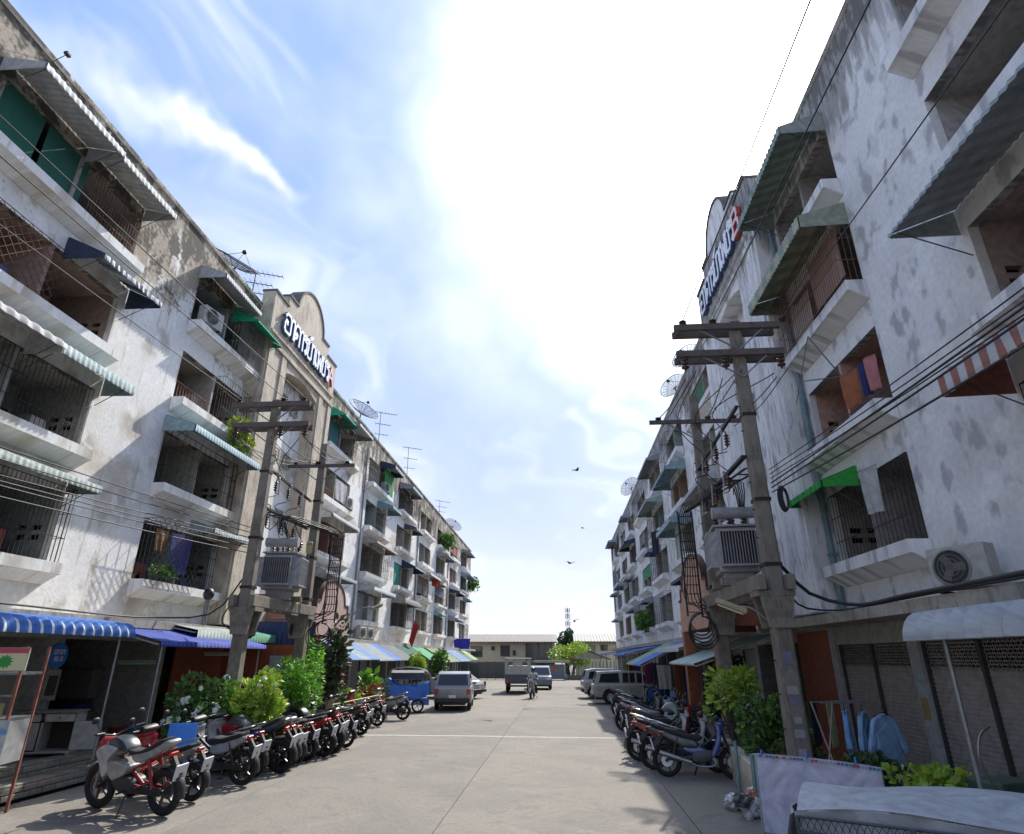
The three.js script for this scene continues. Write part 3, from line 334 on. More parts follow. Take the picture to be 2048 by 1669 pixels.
{ // rust coloured wall of the stair entrance on each side
  M('entrance_wall', [box(18.4, 21.9, 0.15, 2.72, -0.25, -0.2)], mat(0.36, 0.10, 0.05, 0.85), L.B);
  M('entrance_wall', [box(-17.6, -15.67, 0.15, 2.95, -0.12, 0.02)], mat(0.36, 0.11, 0.06, 0.85), Rb.B);
  M('entrance_wall', [box(-16.5, -15.3, 3.2, 4.05, 0.002, 0.06)], mat(0.42, 0.15, 0.085, 0.85), Rb.B);
}
// ---------- shop awnings ----------
function shopAwning(label, X, s, u0, u1, w0, w1, yb, yf, val, c1, c2, st, o = {}) {
  const T = thing('shop_awning', label, 'awning', [X, 0, 0], s * Math.PI / 2, o.group); const a = s > 0 ? u0 : -u1, b = s > 0 ? u1 : -u0;
  M('canopy', awning(a, b, yb, w1 - w0, yb - yf, val, c1, c2, st, { hood: false, am: 0.012, per: 0.18, ...o }).slice(0, 3).map(g => g.translate(0, 0, w0)), o.m || vcm, T, true);
  M('frame', [bar([a, yb - 0.06, w0 + 0.05], [a, yf - 0.06, w1 - 0.03], 0.03), bar([b, yb - 0.06, w0 + 0.05], [b, yf - 0.06, w1 - 0.03], 0.03), bar([a, yf - 0.05, w1 - 0.04], [b, yf - 0.05, w1 - 0.04], 0.03), bar([a, yb - 0.05, w0 + 0.05], [b, yb - 0.05, w0 + 0.05], 0.03)], mIronW, T);
  if (o.posts) for (const x of o.posts) { const xx = s * x; M('post', cyl([xx, o.py ?? 0, w1 - 0.06], [xx, yf - 0.05, w1 - 0.06], 0.025, 0.025, 8), mat(0.4, 0.42, 0.44, 0.4, { metalness: 0.5 }), T); }
  return T;
}
const BL = [0.06, 0.18, 0.56], LB = [0.42, 0.58, 0.82];
shopAwning('blue and white striped awning with rounded front over the cart stall', XL, 1, 7.4, 13.4, 0.2, 1.75, 3.16, 2.96, 0.26, [0.68, 0.76, 0.86], BL, 0.13, { round: true, per: 0.26, am: 0.028, posts: [13.2], py: 0.4 });
shopAwning('plain royal blue sheet awning beside the striped awning', XL, 1, 14.0, 19.3, 0.15, 2.1, 3.12, 2.66, 0.1, [0.05, 0.08, 0.40], [0.06, 0.10, 0.45], 0.5, { posts: [14.2, 19], py: 0 });
shopAwning('pale grey awning with green front edge above the blue sheet awning', XL, 1, 16.4, 21.4, 0.3, 1.5, 3.22, 3.0, 0.24, [0.36, 0.42, 0.40], [0.10, 0.30, 0.20], 2.6);
shopAwning('pale blue cloth awning beside the pink porch column', XL, 1, 27.0, 31.2, 0.75, 2.3, 3.06, 2.25, 0.04, [0.13, 0.26, 0.48], [0.28, 0.33, 0.40], 1.4, { am: 0.004, posts: [27.1] });
shopAwning('light grey and blue cloth awning', XL, 1, 31.3, 35.6, 0.75, 2.3, 3.05, 2.2, 0.05, [0.24, 0.28, 0.33], [0.07, 0.19, 0.52], 2.9, { am: 0.004, posts: [35] });
shopAwning('plain grey cloth awning', XL, 1, 35.8, 39.4, 0.75, 2.2, 3.04, 2.2, 0.05, [0.14, 0.15, 0.175], null, 1, { am: 0.004 });
shopAwning('dark green awning under the red flag', XL, 1, 39.6, 44, 0.75, 1.6, 3.04, 2.5, 0.05, [0.03, 0.12, 0.09], null, 1);
shopAwning('bright mint green awning', XL, 1, 44.2, 48, 0.75, 2.1, 3.02, 2.2, 0.05, [0.08, 0.38, 0.19], [0.06, 0.32, 0.15], 1, { am: 0.004 });
shopAwning('pale lime and white cloth awning', XL, 1, 49, 56, 0.75, 2.4, 3.02, 2.0, 0.05, [0.18, 0.27, 0.10], [0.25, 0.30, 0.22], 2.2, { am: 0.004, posts: [50, 55] });
shopAwning('pale blue striped cloth awning next to the lime awning', XL, 1, 56.2, 63, 0.75, 2.4, 3.02, 2.0, 0.05, [0.09, 0.20, 0.44], [0.22, 0.30, 0.40], 1.3, { am: 0.004, posts: [57, 62] });
shopAwning('dull green awning near the far end of the sunlit block', XL, 1, 63.4, 70, 0.75, 2.2, 3.0, 2.1, 0.05, [0.08, 0.18, 0.11], [0.32, 0.42, 0.2], 3, { am: 0.004 });
shopAwning('grey white corrugated awning with rounded front over roller shutters', XR, -1, 2.0, 8.6, 0.1, 1.75, 3.02, 2.82, 0.3, [0.52, 0.55, 0.58], [0.42, 0.45, 0.49], 0.16, { round: true, per: 0.32, am: 0.045, posts: [8.1, 3], py: 0.15 });
shopAwning('pale teal sloping sheet awning under the orange porch', XR, -1, 16.9, 20.6, 0.4, 2.9, 3.0, 2.2, 0.03, [0.40, 0.55, 0.52], [0.5, 0.6, 0.56], 0.6, { am: 0.004 });
shopAwning('cream cloth awning behind the orange porch', XR, -1, 22.2, 27.5, 0.6, 2.3, 3.02, 2.65, 0.12, [0.55, 0.54, 0.50], null, 1, { am: 0.004 });
shopAwning('steep green and blue cloth awning above the clothes racks', XR, -1, 28.2, 34.2, 0.8, 2.9, 3.02, 2.05, 0.04, [0.28, 0.45, 0.36], [0.10, 0.22, 0.68], 3.2, { am: 0.003, posts: [28.4, 34] });
shopAwning('blue plastic awning above parked silver pickup', XR, -1, 35.2, 42, 0.8, 2.9, 2.95, 2.5, 0.06, [0.05, 0.17, 0.58], [0.07, 0.22, 0.62], 1.1, { am: 0.003, posts: [41.5] });
shopAwning('dark blue awning farther along the shaded block', XR, -1, 46, 55, 0.8, 3.1, 2.95, 2.55, 0.06, [0.04, 0.12, 0.42], [0.05, 0.16, 0.50], 1.6, { am: 0.003, posts: [47, 54] });
{ const T = thing('corrugated_panel', 'dark blue corrugated metal panel beside the porch of gate A', 'panel', [-9.5, 2.75, -21.2]); M('sheet', slab(60, 1, (t, v) => [mix(-1.2, 1.15, t), mix(0, 0.72, v), 0.02 * Math.cos(t * 80)], 0.01), mat(0.025, 0.05, 0.22, 0.5), T); M('brace', [bar([-1.1, 0.0, -0.05], [1.1, 0.0, -0.05], 0.04), bar([-1.1, -2.6, -0.05], [-1.1, 0.7, -0.05], 0.04), bar([1.1, -2.6, -0.05], [1.1, 0.7, -0.05], 0.04)], mIron, T); }
// ---------- power poles, transformers, cables ----------
const mPole = wm(concTex, 2.2, 3, { color: C(0.40, 0.405, 0.42) }), mArm = mat(0.16, 0.13, 0.12, 0.85), mIns = flat(0.07, 0.035, 0.03, 0.25), mWire = flat(0.02, 0.02, 0.022, 0.6), mZinc = mat(0.30, 0.31, 0.33, 0.45, { metalness: 0.6 }), mXf = mat(0.40, 0.40, 0.43, 0.55);
function insul(p, q, n = 3, r = 0.06) { const a = v3(p), b = v3(q), L = a.distanceTo(b), pts = [[0.012, 0]]; for (let i = 0; i < n; i++) { const y = L * (0.12 + 0.76 * i / n), d = L * 0.76 / n; pts.push([r * 0.4, y], [r, y + d * 0.25], [r * 0.95, y + d * 0.5], [r * 0.4, y + d * 0.8]); } pts.push([0.02, L * 0.9], [0.012, L]); const g = lathe(pts, 10); g.translate(0, -L / 2, 0); return orient(g, a, b); }
function pole(label, x, z, h, arms, w0 = 0.42, w1 = 0.22, extra) {
  const T = thing('utility_pole', label, 'pole', [x, 0, z]);
  const sh = (w) => { const c = w * 0.12, k = w / 2; return [[-k + c, -k], [k - c, -k], [k, -k + c], [k, k - c], [k - c, k], [-k + c, k], [-k, k - c], [-k, -k + c]]; };
  const a = sh(w0), b = sh(w1), p = []; for (let i = 0; i < 8; i++) { const j = (i + 1) % 8, A = [a[i][0], -0.3, a[i][1]], B = [a[j][0], -0.3, a[j][1]], Cc = [b[i][0], h, b[i][1]], D = [b[j][0], h, b[j][1]]; p.push(...A, ...Cc, ...B, ...B, ...Cc, ...D, ...Cc, 0, h, 0, ...D); }
  const g = new THREE.BufferGeometry(); g.setAttribute('position', new THREE.Float32BufferAttribute(p, 3)); g.computeVertexNormals(); M('shaft', g, mPole, T);
  for (const [y, x0, x1, dbl, ins] of arms) { const hw = (w0 + (w1 - w0) * y / h) / 2 + 0.055; const A = M('cross_arm', dbl ? [box(x0, x1, y - 0.07, y + 0.07, hw - 0.05, hw + 0.05), box(x0 + 0.02, x1 - 0.02, y - 0.07, y + 0.07, -hw - 0.05, -hw + 0.05), box(x0 + 0.1, x0 + 0.14, y - 0.03, y + 0.03, -hw, hw), box(x1 - 0.14, x1 - 0.1, y - 0.03, y + 0.03, -hw, hw)] : [box(x0, x1, y - 0.05, y + 0.05, hw - 0.045, hw + 0.045)], mArm, T);
    M('arm_brace', [bar([x0 * 0.6, y - 0.07, hw], [0, y - 0.55, hw - 0.04], 0.03, 0.02), bar([x1 * 0.6, y - 0.07, hw], [0, y - 0.55, hw - 0.04], 0.03, 0.02)], mZinc, T);
    for (const [ix, up, n, L] of ins || []) M('insulator', insul([ix, y + (up > 0 ? 0.06 : -0.06), hw], [ix, y + up * (L || 0.26), hw], n || 3, up > 0 ? 0.085 : 0.085), mIns, A); }
  const bolts = []; for (let y = 1.2; y < h - 0.5; y += 0.55) bolts.push(bar([-w0 * 0.45 + y * 0.01, y, 0], [-w0 * 0.45 - 0.09 + y * 0.01, y, 0], 0.018)); M('step_bolt', bolts, mIron, T);
  for (const y of [3.95, 5.2, 7.0]) { const k = (w0 + (w1 - w0) * y / h) / 2 + 0.012; M('clamp_band', box(-k, k, y, y + 0.07, -k, k), mIron, T); }
  if (extra) extra(T); return T;
}
const pri = [[-1.15, 1, 2, 0.2], [-0.5, 1, 2, 0.2], [1.0, 1, 2, 0.2]];
const stickers = T => { const r = rng(8); for (const [y, w, h2] of [[2.25, 0.13, 0.2], [1.75, 0.16, 0.14], [1.6, 0.12, 0.12], [1.3, 0.13, 0.1], [1.08, 0.15, 0.13], [0.8, 0.12, 0.12]]) { const k = (0.36 - 0.14 * y / 9.25) / 2 + 0.006; M('poster', box(-w / 2 - 0.05 + r() * 0.06, w / 2, y, y + h2, k - 0.003, k + 0.004), [mat(0.40, 0.40, 0.44, 0.8), mat(0.22, 0.22, 0.32, 0.8), mat(0.36, 0.36, 0.34, 0.8)][r() * 3 | 0], T); } };
pole('concrete power pole with paper notices on its shaft beside the orange porch', 4.02, -12, 9.25, [[9.08, -1.35, 0.9, true, pri], [8.43, -1.36, 0.9, true, [[-1.2, -1, 3, 0.42], [0.8, -1, 3, 0.42], [-0.35, -1, 3, 0.4]]]], 0.36, 0.22, stickers);
pole('concrete power pole carrying one cross arm on the shaded side, behind the transformer', 3.92, -16, 9.2, [[8.4, -1.3, 1.25, false, [[-1.05, 1, 2, 0.16], [0.3, 1, 2, 0.16], [1.0, 1, 2, 0.16]]]], 0.36, 0.22);
pole('concrete power pole with two double cross arms rising from the sunlit bushes', -7.9, -15.3, 9.15, [[8.98, -1.2, 1.05, true, [[-1.05, 1, 2, 0.2], [0.25, 1, 2, 0.2], [0.85, 1, 2, 0.2]]], [8.36, -1.1, 1.1, true, [[-1.0, -1, 3, 0.4], [0.3, -1, 3, 0.4], [1.0, -1, 3, 0.4]]]], 0.34, 0.21);
pole('concrete power pole with one cross arm before letter A gate', -7.75, -18.7, 9.0, [[8.2, -1.1, 1.15, false, [[-0.85, 1, 2, 0.16], [-0.1, 1, 2, 0.16], [0.9, 1, 2, 0.16]]]], 0.34, 0.21);
function fuse(T, x, y, z, s = 1) { const c = M('fuse_cutout', [insul([x, y - 0.16, z], [x, y + 0.2, z], 4, 0.06), bar([x, y + 0.2, z], [x + 0.1 * s, y + 0.26, z + 0.03], 0.02), bar([x, y - 0.16, z], [x + 0.1 * s, y - 0.22, z + 0.03], 0.02)], mIns, T); M('fuse_tube', cyl([x + 0.1 * s, y + 0.25, z + 0.03], [x + 0.13 * s, y - 0.24, z + 0.03], 0.018, 0.018, 6), mIronW, c); }
function station(side, x, zn, zf, label) {
  const zc = (zn + zf) / 2, P = thing('transformer_platform', 'concrete beam platform between two power poles ' + label, 'platform', [x, 0, zc]); const h = (zn - zf) / 2;
  for (const k of [-1, 1]) M('beam', rbox(k * 0.26 - 0.07, k * 0.26 + 0.07, 3.5, 3.78, -h - 0.35, h + 0.35, 0.02), mPole, P);
  for (const z of [-h, h]) { M('collar', [box(-0.34, 0.34, 3.4, 3.495, z - 0.24, z + 0.24)], mPole, P); for (const e of [-0.215, 0.215]) M('bracket', extr([[-0.3, 3.395], [0.3, 3.395], [0.2, 2.85], [-0.2, 2.85]], 0.08).translate(0, 0, z + e), mPole, P); }
  for (const e of [-0.45, 0.3]) M('cross_bearer', box(-0.5, 0.5, 3.785, 3.94, e, e + 0.15), mPole, P);
  const X = thing('transformer', 'grey finned electrical transformer ' + label, 'transformer', [x, 3.945, zc - 0.05], side < 0 ? 0.12 : -0.12);
  M('tank', [rbox(-0.42, 0.42, 0.12, 1.1, -0.4, 0.4, 0.03), box(-0.3, 0.3, 0, 0.12, -0.3, 0.3), rbox(-0.48, 0.48, 1.1, 1.15, -0.46, 0.46, 0.01)], mXf, X);
  for (const k of [0, 1, 2, 3]) { const g = []; for (let i = 0; i < 13; i++) { const t = -0.36 + 0.06 * i; g.push(k < 2 ? box(t - 0.006, t + 0.006, 0.24, 1.0, (k ? 1 : -1) * 0.401, (k ? 1 : -1) * 0.62) : box((k == 3 ? 1 : -1) * 0.421, (k == 3 ? 1 : -1) * 0.6, 0.24, 1.0, t - 0.006, t + 0.006)); } g.push(k < 2 ? box(-0.37, 0.37, 0.97, 1.01, (k ? 1 : -1) * 0.402, (k ? 1 : -1) * 0.625) : box((k == 3 ? 1 : -1) * 0.422, (k == 3 ? 1 : -1) * 0.605, 0.97, 1.01, -0.37, 0.37), k < 2 ? box(-0.37, 0.37, 0.23, 0.27, (k ? 1 : -1) * 0.402, (k ? 1 : -1) * 0.625) : box((k == 3 ? 1 : -1) * 0.422, (k == 3 ? 1 : -1) * 0.605, 0.23, 0.27, -0.37, 0.37)); M('cooling_fins', g, mXf, X); }
  for (const q of [-0.28, 0, 0.28]) { M('bushing', insul([q, 1.15, -0.18], [q * 1.25, 1.58, -0.26], 4, 0.065), mIns, X); M('bushing', insul([q, 1.15, 0.22], [q, 1.33, 0.24], 2, 0.05), mIns, X); }
  M('conservator', [cyl([-0.45, 1.42, 0.36], [0.45, 1.42, 0.36], 0.13, 0.13, 14), bar([-0.3, 1.15, 0.36], [-0.3, 1.32, 0.36], 0.04), bar([0.3, 1.15, 0.36], [0.3, 1.32, 0.36], 0.04)], mXf, X);
  // timber frame with fuses, cable ladder
  const F = thing('fuse_frame', 'steel frame with fuses and cable ladder ' + label, 'fuse frame', [x, 0, zc]), o = side < 0 ? 0.85 : -0.6;
  M('channel', [bar([-0.15, 6.15, h], [-0.15, 6.15, -h], 0.1, 0.06), bar([-0.15, 7.25, h], [-0.15, 7.05, -h], 0.06, 0.06)], mIron, F);
  for (const z of [-0.7, 0, 0.7]) { fuse(F, -0.15, 6.85, z * h * 0.7, -side); fuse(F, -0.25, 5.85, z * h * 0.75, -side); }
  const lad = [], y0 = 5.95; for (const k of [0, 1]) { lad.push(bar([o * 0.0 + k * 0.32 - 0.1, y0, h * 0.9], [o + k * 0.05, y0 - 0.02, -h * 1.05], 0.05, 0.03)); lad.push(bar([o + (k - 0.5) * 0.36, y0, -h * 1.05], [o + (k - 0.5) * 0.36, 3.3, -h * 1.05], 0.04, 0.05)); }
  for (let i = 0; i < 12; i++) lad.push(bar([o - 0.18, 3.4 + i * 0.22, -h * 1.05], [o + 0.18, 3.4 + i * 0.22, -h * 1.05], 0.022)); for (let i = 0; i < 9; i++) { const t = i / 9, xa = mix(-0.1, o, t), xb = mix(0.22, o + 0.05, t), z = mix(h * 0.9, -h * 1.05, t); lad.push(bar([xa, y0, z], [xb, y0, z], 0.025)); }
  M('cable_ladder', lad, mIron, F);
  const r = rng(31 + side), cab = []; for (let i = 0; i < 6; i++) { const k = (i - 2.5) * 0.055; cab.push(tube([[0.2, 5.35, h * 0.1 + k], [0.05 + k, 5.95 + r() * 0.1, h * 0.3], [o * 0.6 + k, 6.02 + r() * 0.08, -h * 0.5], [o + k, 5.9, -h * 1.02], [o + k, 4.6, -h * 1.0 + 0.04], [o + k * 1.5, 3.6, -h * 1.0 + r() * 0.1], [o * 0.5, 3.3 + r() * 0.3, -h * 0.98]], 0.013, 5, 26)); } M('low_voltage_cable', cab, mWire, F);
  const lp = []; for (let i = 0; i < 6; i++) lp.push(new THREE.TorusGeometry(0.22 + 0.03 * i, 0.018, 5, 20, Math.PI * 1.7).rotateZ(1 + 0.3 * i).rotateY(0.3 * (i - 3) * 0.4).translate(o * 0.9, 3.15 - 0.05 * i, -h * 0.95 + 0.05 * i)); M('cable_coil', lp, mWire, F);
  const jm = []; for (const q of [-0.28, 0, 0.28]) jm.push(tube([[q * 1.2, 5.55, -0.25], [q - 0.2, 6.1, q], [-0.15, 5.62, q * h * 1.7]], 0.012, 4, 12), tube([[-0.15, 6.1, q * h * 1.7], [-0.5, 6.5, q * h * 1.6], [-0.15, 6.62, q * h * 1.6]], 0.012, 4, 12), tube([[-0.15, 7.08, q * h * 1.6], [-0.55 + q, 7.7, q * h], [q * 3 - 0.1, 8.0, h]], 0.012, 4, 12), tube([[q * 3.4, 8.0, h + 0.2], [q * 3.6 - 0.1, 7.9, h * 0.2], [q * 3.5, 8.3, -h]], 0.013, 4, 12)); M('jumper_wire', jm, mWire, F);
}
station(1, 3.97, -12, -16, 'beside the orange porch'); station(-1, -7.85, -15.3, -18.7, 'above the sunlit bushes');
function lamp(label, p, d) { const T = thing('street_lamp', label, 'street lamp', p); const e = V(...d); M('arm', tube([[0, 0, 0], [e.x * 0.4, e.y * 0.8, e.z * 0.4], [e.x, e.y, e.z]], 0.02, 6, 8), mZinc, T); const h = M('lamp_head', rbox(-0.09, 0.09, -0.05, 0.06, -0.3, 0.3, 0.04), mat(0.42, 0.37, 0.22, 0.6), T); h.position.copy(e); h.lookAt(V(...p).add(e.clone().multiplyScalar(2))); M('lens', rbox(-0.07, 0.07, -0.08, -0.05, -0.24, 0.24, 0.012), flat(0.5, 0.45, 0.28, 0.3), h); }
lamp('small yellowed street lamp on the pole with paper notices', [3.8, 3.0, -12], [-0.55, 0.25, -0.2]);
lamp('small yellowed street lamp on the pole of the sunlit transformer', [-7.75, 5.0, -18.5], [0.4, 0.35, 1.0]);
lamp('small yellowed street lamp beside the pink porch', [-9.0, 3.9, -26.6], [0.9, 0.5, -0.8]);
// overhead wires
function wire(name, label, a, b, sag, r, group, cat = 'cable') { a = v3(a); b = v3(b); const p = []; for (let i = 0; i <= 8; i++) { const t = i / 8, q = a.clone().lerp(b, t); q.y -= sag * 4 * t * (1 - t); p.push(q); } const m = M(name, tube(p, r, 5, 24), mWire); return tag(m, label, cat, group); }
for (const x of [2.87, 3.52, 5.02]) wire('high_voltage_wire', 'high overhead wire running from top cross arm of the pole with paper notices', [x, 9.27, -12.2], [x + 0.1, 9.6, 26], 0.55, 0.011, 'top wires of the shaded side');
for (const x of [-8.95, -7.65, -7.05]) wire('high_voltage_wire', 'high overhead wire running from top cross arm of the sunlit transformer pole', [x, 9.18, -15.1], [x - 0.1, 9.4, 24], 0.5, 0.011, 'top wires of the sunlit side');
for (const [i, x] of [2.87, 3.67, 4.82].entries()) wire('high_voltage_wire', 'overhead wire joining the two poles of the transformer by the orange porch', [x, 8.0, -12.2], [[2.87, 4.22, 4.92][i], 8.56, -16], 0.12, 0.013, 'wires between the shaded poles');
for (const [i, x] of [-8.9, -7.6, -6.9].entries()) wire('high_voltage_wire', 'overhead wire joining the two poles of the sunlit transformer', [x, 7.96, -15.1], [[-8.6, -7.85, -6.85][i], 8.36, -18.6], 0.12, 0.013, 'wires between the sunlit poles');
{ const r = rng(44); for (let i = 0; i < 6; i++) wire('low_voltage_wire', 'black low voltage cable leaving the pole with paper notices along the shaded facade', [4.2, 5.35 + 0.09 * i, -11.8], [4.3 + 0.15 * i, 5.45 + 0.16 * i, 18], 0.35 + r() * 0.3, i < 3 ? 0.014 : 0.009, 'cable bundle of the shaded side');
  for (let i = 0; i < 6; i++) wire('low_voltage_wire', 'thin low voltage cable leaving the sunlit transformer pole along the facade', [-8.05, 4.85 + 0.13 * i, -15.2], [-8.5 - 0.25 * i, 5.0 + 0.14 * i, 18], 0.35 + r() * 0.35, 0.011, 'cable bundle of the sunlit side'); }
tag(M('service_cable', [tube([[4.15, 4.1, -12.1], [4.9, 3.5, -12.6], [5.43, 3.3, -12.4], [5.42, 3.26, -10], [5.43, 3.28, -7], [5.42, 3.25, -4], [5.42, 3.28, 0]], 0.035, 6, 40), tube([[4.1, 3.9, -12.1], [4.9, 3.32, -13.2], [5.44, 3.25, -13.4], [5.42, 3.23, -9], [5.44, 3.24, -2]], 0.02, 5, 40)], mWire), 'thick black cable drooping from pole onto the ledge above roller shutters', 'cable');
tag(M('service_cable', [tube([[-8.0, 4.4, -15.4], [-9.3, 3.4, -16.2], [-10.4, 3.28, -15.6], [-10.35, 3.26, -11], [-10.36, 3.27, -6], [-10.36, 3.25, 0]], 0.022, 5, 40), tube([[-8.1, 4.0, -15.5], [-8.5, 3.2, -15.4], [-8.05, 2.9, -15.3]], 0.018, 5, 16)], mWire), 'thin black cable drooping from pole onto the ledge above blue awnings', 'cable');
tag(M('cable_coil', [0, 1, 2].map(i => new THREE.TorusGeometry(0.24 - i * 0.02, 0.025, 6, 22).scale(0.5, 1, 1).rotateY(0.5 + 0.1 * i).translate(4.36 + 0.02 * i, 5.2, -11.75)), flat(0.02, 0.02, 0.02, 0.6)), 'black cable coil hung on the pole with paper notices', 'cable');
// ---------- motorcycles: x forward, y up, z to the rider's right ----------
const mTyre = mat(0.018, 0.018, 0.02, 0.85), mRim = mat(0.03, 0.03, 0.034, 0.4, { metalness: 0.5 }), mAlu = mat(0.45, 0.45, 0.46, 0.35, { metalness: 0.8 }), mEng = mat(0.09, 0.09, 0.095, 0.5, { metalness: 0.5 }), mSeat = mat(0.022, 0.022, 0.024, 0.75), mPlate = flat(0.65, 0.66, 0.68, 0.5), mTail = flat(0.42, 0.02, 0.02, 0.25), mLens = flat(0.55, 0.57, 0.6, 0.1), mBlk = mat(0.025, 0.025, 0.028, 0.5);
const paint = (c) => mat(...c, 0.32, { clearcoat: 0.8, clearcoatRoughness: 0.12 });
function wheelGeo(R, w) { return { tyre: ready(new THREE.TorusGeometry(R - w, w, 9, 26).scale(1, 1, 0.92)), rim: ready([new THREE.TorusGeometry(R - 2 * w + 0.004, 0.016, 6, 24), ...[0, 1, 2, 3, 4].map(i => { const a = i * Math.PI * 2 / 5; return bar([Math.cos(a) * 0.03, Math.sin(a) * 0.03, 0], [Math.cos(a) * (R - 2 * w), Math.sin(a) * (R - 2 * w), 0], 0.032, 0.03); }), cyl([0, 0, -0.06], [0, 0, 0.06], 0.035, 0.035, 10)]), disc: ready(new THREE.CylinderGeometry(0.11, 0.11, 0.006, 18).rotateX(Math.PI / 2).translate(0, 0, 0.05)) }; }
const WG = { s: wheelGeo(0.285, 0.042), m: wheelGeo(0.30, 0.055) };
function wheel(T, name, x, G, rimM) { const w = M(name, G.tyre, mTyre, T); w.position.set(x, G === WG.s ? 0.285 : 0.30, 0); M('rim', G.rim, rimM || mRim, w); M('brake_disc', G.disc, mAlu, w); return w; }
const mk = {}; // shared geometry, one set per kind
function geos(kind) { if (mk[kind]) return mk[kind]; const g = {};
  const E = (pts, d, b = 0.02, n = 5) => ready(toCreasedNormals(extr(smooth(pts, n), d, b, 2), 0.7));
  if (kind == 'sport') {
    g.tank = E([[0.02, 0.78], [0.12, 0.92], [0.32, 0.97], [0.44, 0.9], [0.42, 0.8], [0.25, 0.72]], 0.26, 0.07);
    g.shroud = E([[0.2, 0.82], [0.46, 0.86], [0.6, 0.78], [0.52, 0.62], [0.42, 0.45], [0.34, 0.52], [0.36, 0.66]], 0.34, 0.03);
    g.cowl = E([[-0.02, 0.60], [0.3, 0.66], [0.38, 0.56], [0.24, 0.42], [0.16, 0.44], [0.0, 0.52]], 0.3, 0.02);
    g.tail = E([[-0.02, 0.74], [-0.35, 0.82], [-0.72, 0.96], [-0.76, 0.92], [-0.5, 0.76], [-0.12, 0.64]], 0.2, 0.04);
    g.seat = E([[0.06, 0.80], [-0.15, 0.80], [-0.3, 0.85], [-0.5, 0.94], [-0.62, 0.97], [-0.6, 0.91], [-0.3, 0.78], [0.0, 0.74]], 0.2, 0.03);
    g.headlight = E([[0.56, 0.96], [0.68, 0.86], [0.66, 0.76], [0.52, 0.8]], 0.2, 0.04);
  } else {
    g.shroud = E([[0.36, 0.94], [0.48, 0.9], [0.44, 0.66], [0.36, 0.42], [0.26, 0.36], [0.24, 0.42], [0.33, 0.6], [0.38, 0.8]], 0.36, 0.025);
    g.cowl = E([[0.26, 0.42], [0.1, 0.52], [-0.12, 0.58], [-0.3, 0.5], [-0.2, 0.42], [0.0, 0.38], [0.2, 0.34]], 0.2, 0.03);
    g.tail = E([[0.0, 0.62], [-0.3, 0.7], [-0.66, 0.80], [-0.72, 0.77], [-0.5, 0.62], [-0.2, 0.5], [0.0, 0.52]], 0.22, 0.035);
    g.seat = E([[0.1, 0.70], [0.0, 0.76], [-0.2, 0.76], [-0.45, 0.82], [-0.62, 0.85], [-0.62, 0.8], [-0.3, 0.7], [0.02, 0.64]], 0.25, 0.035);
    g.headlight = E([[0.42, 1.08], [0.52, 1.02], [0.54, 0.92], [0.42, 0.9], [0.34, 0.98]], 0.24, 0.04);
    g.tank = E([[0.34, 1.06], [0.42, 1.1], [0.46, 1.06], [0.42, 0.98], [0.34, 1.0]], 0.3, 0.03);
  }
  g.engine = ready([toCreasedNormals(extr(smooth([[-0.12, 0.28], [0.1, 0.26], [0.24, 0.34], [0.3, 0.46], [0.1, 0.48], [-0.12, 0.42]]), 0.24, 0.03, 2), 0.7), ...[0, 1, 2, 3].map(i => rbox(0.18, 0.32, 0.36 + i * 0.03, 0.375 + i * 0.03, -0.09, 0.09, 0.005))]);
  g.frame = ready([tube([[0.5, 0.9, 0], [0.3, 0.7, 0], [0.0, 0.5, 0], [-0.2, 0.36, 0]], 0.028, 6, 10), tube([[-0.05, 0.55, 0.07], [-0.45, 0.72, 0.07], [-0.62, 0.78, 0.06]], 0.016, 5, 8), tube([[-0.05, 0.55, -0.07], [-0.45, 0.72, -0.07], [-0.62, 0.78, -0.06]], 0.016, 5, 8), bar([-0.14, 0.36, 0.085], [-0.62, 0.3, 0.085], 0.05, 0.03), bar([-0.14, 0.36, -0.085], [-0.62, 0.3, -0.085], 0.05, 0.03), cyl([-0.5, 0.34, 0.1], [-0.38, 0.7, 0.09], 0.028, 0.024, 8), cyl([-0.5, 0.34, -0.1], [-0.38, 0.7, -0.09], 0.028, 0.024, 8)]);
  g.fork = ready([cyl([0.64, 0.29, 0.085], [0.47, 0.88, 0.075], 0.026, 0.02, 8), cyl([0.64, 0.29, -0.085], [0.47, 0.88, -0.075], 0.026, 0.02, 8), bar([0.48, 0.85, -0.09], [0.48, 0.85, 0.09], 0.04)]);
  const R = kind == 'sport' ? 0.30 : 0.285; const fend = (x, r, a0, a1, w) => sheet(12, 4, (t, v) => { const a = mix(a0, a1, t), k = (v - 0.5) * 2; return [x + Math.cos(a) * (r - 0.02 * k * k), R + Math.sin(a) * (r - 0.02 * k * k), k * w]; });
  g.ff = ready(fend(0.64, R + 0.03, 0.2, 2.5, 0.06)); g.rf = ready([fend(-0.62, R + 0.04, 1.2, 3.35, 0.065)]);
  g.exhaust = ready([tube([[0.26, 0.38, 0.1], [0.3, 0.24, 0.12], [0.0, 0.2, 0.14], [-0.2, 0.26, 0.15]], 0.02, 6, 14), cyl([-0.15, 0.26, 0.15], [-0.75, 0.42, 0.16], 0.035, 0.05, 12)]);
  g.bar = ready([tube([[0.36, 1.04, 0.36], [0.44, 1.0, 0.16], [0.46, 0.96, 0], [0.44, 1.0, -0.16], [0.36, 1.04, -0.36]], 0.013, 6, 16), cyl([0.37, 1.035, 0.24], [0.35, 1.045, 0.37], 0.019, 0.019, 8), cyl([0.37, 1.035, -0.24], [0.35, 1.045, -0.37], 0.019, 0.019, 8), bar([0.43, 1.03, 0.2], [0.41, 1.04, 0.36], 0.012), bar([0.43, 1.03, -0.2], [0.41, 1.04, -0.36], 0.012)]);
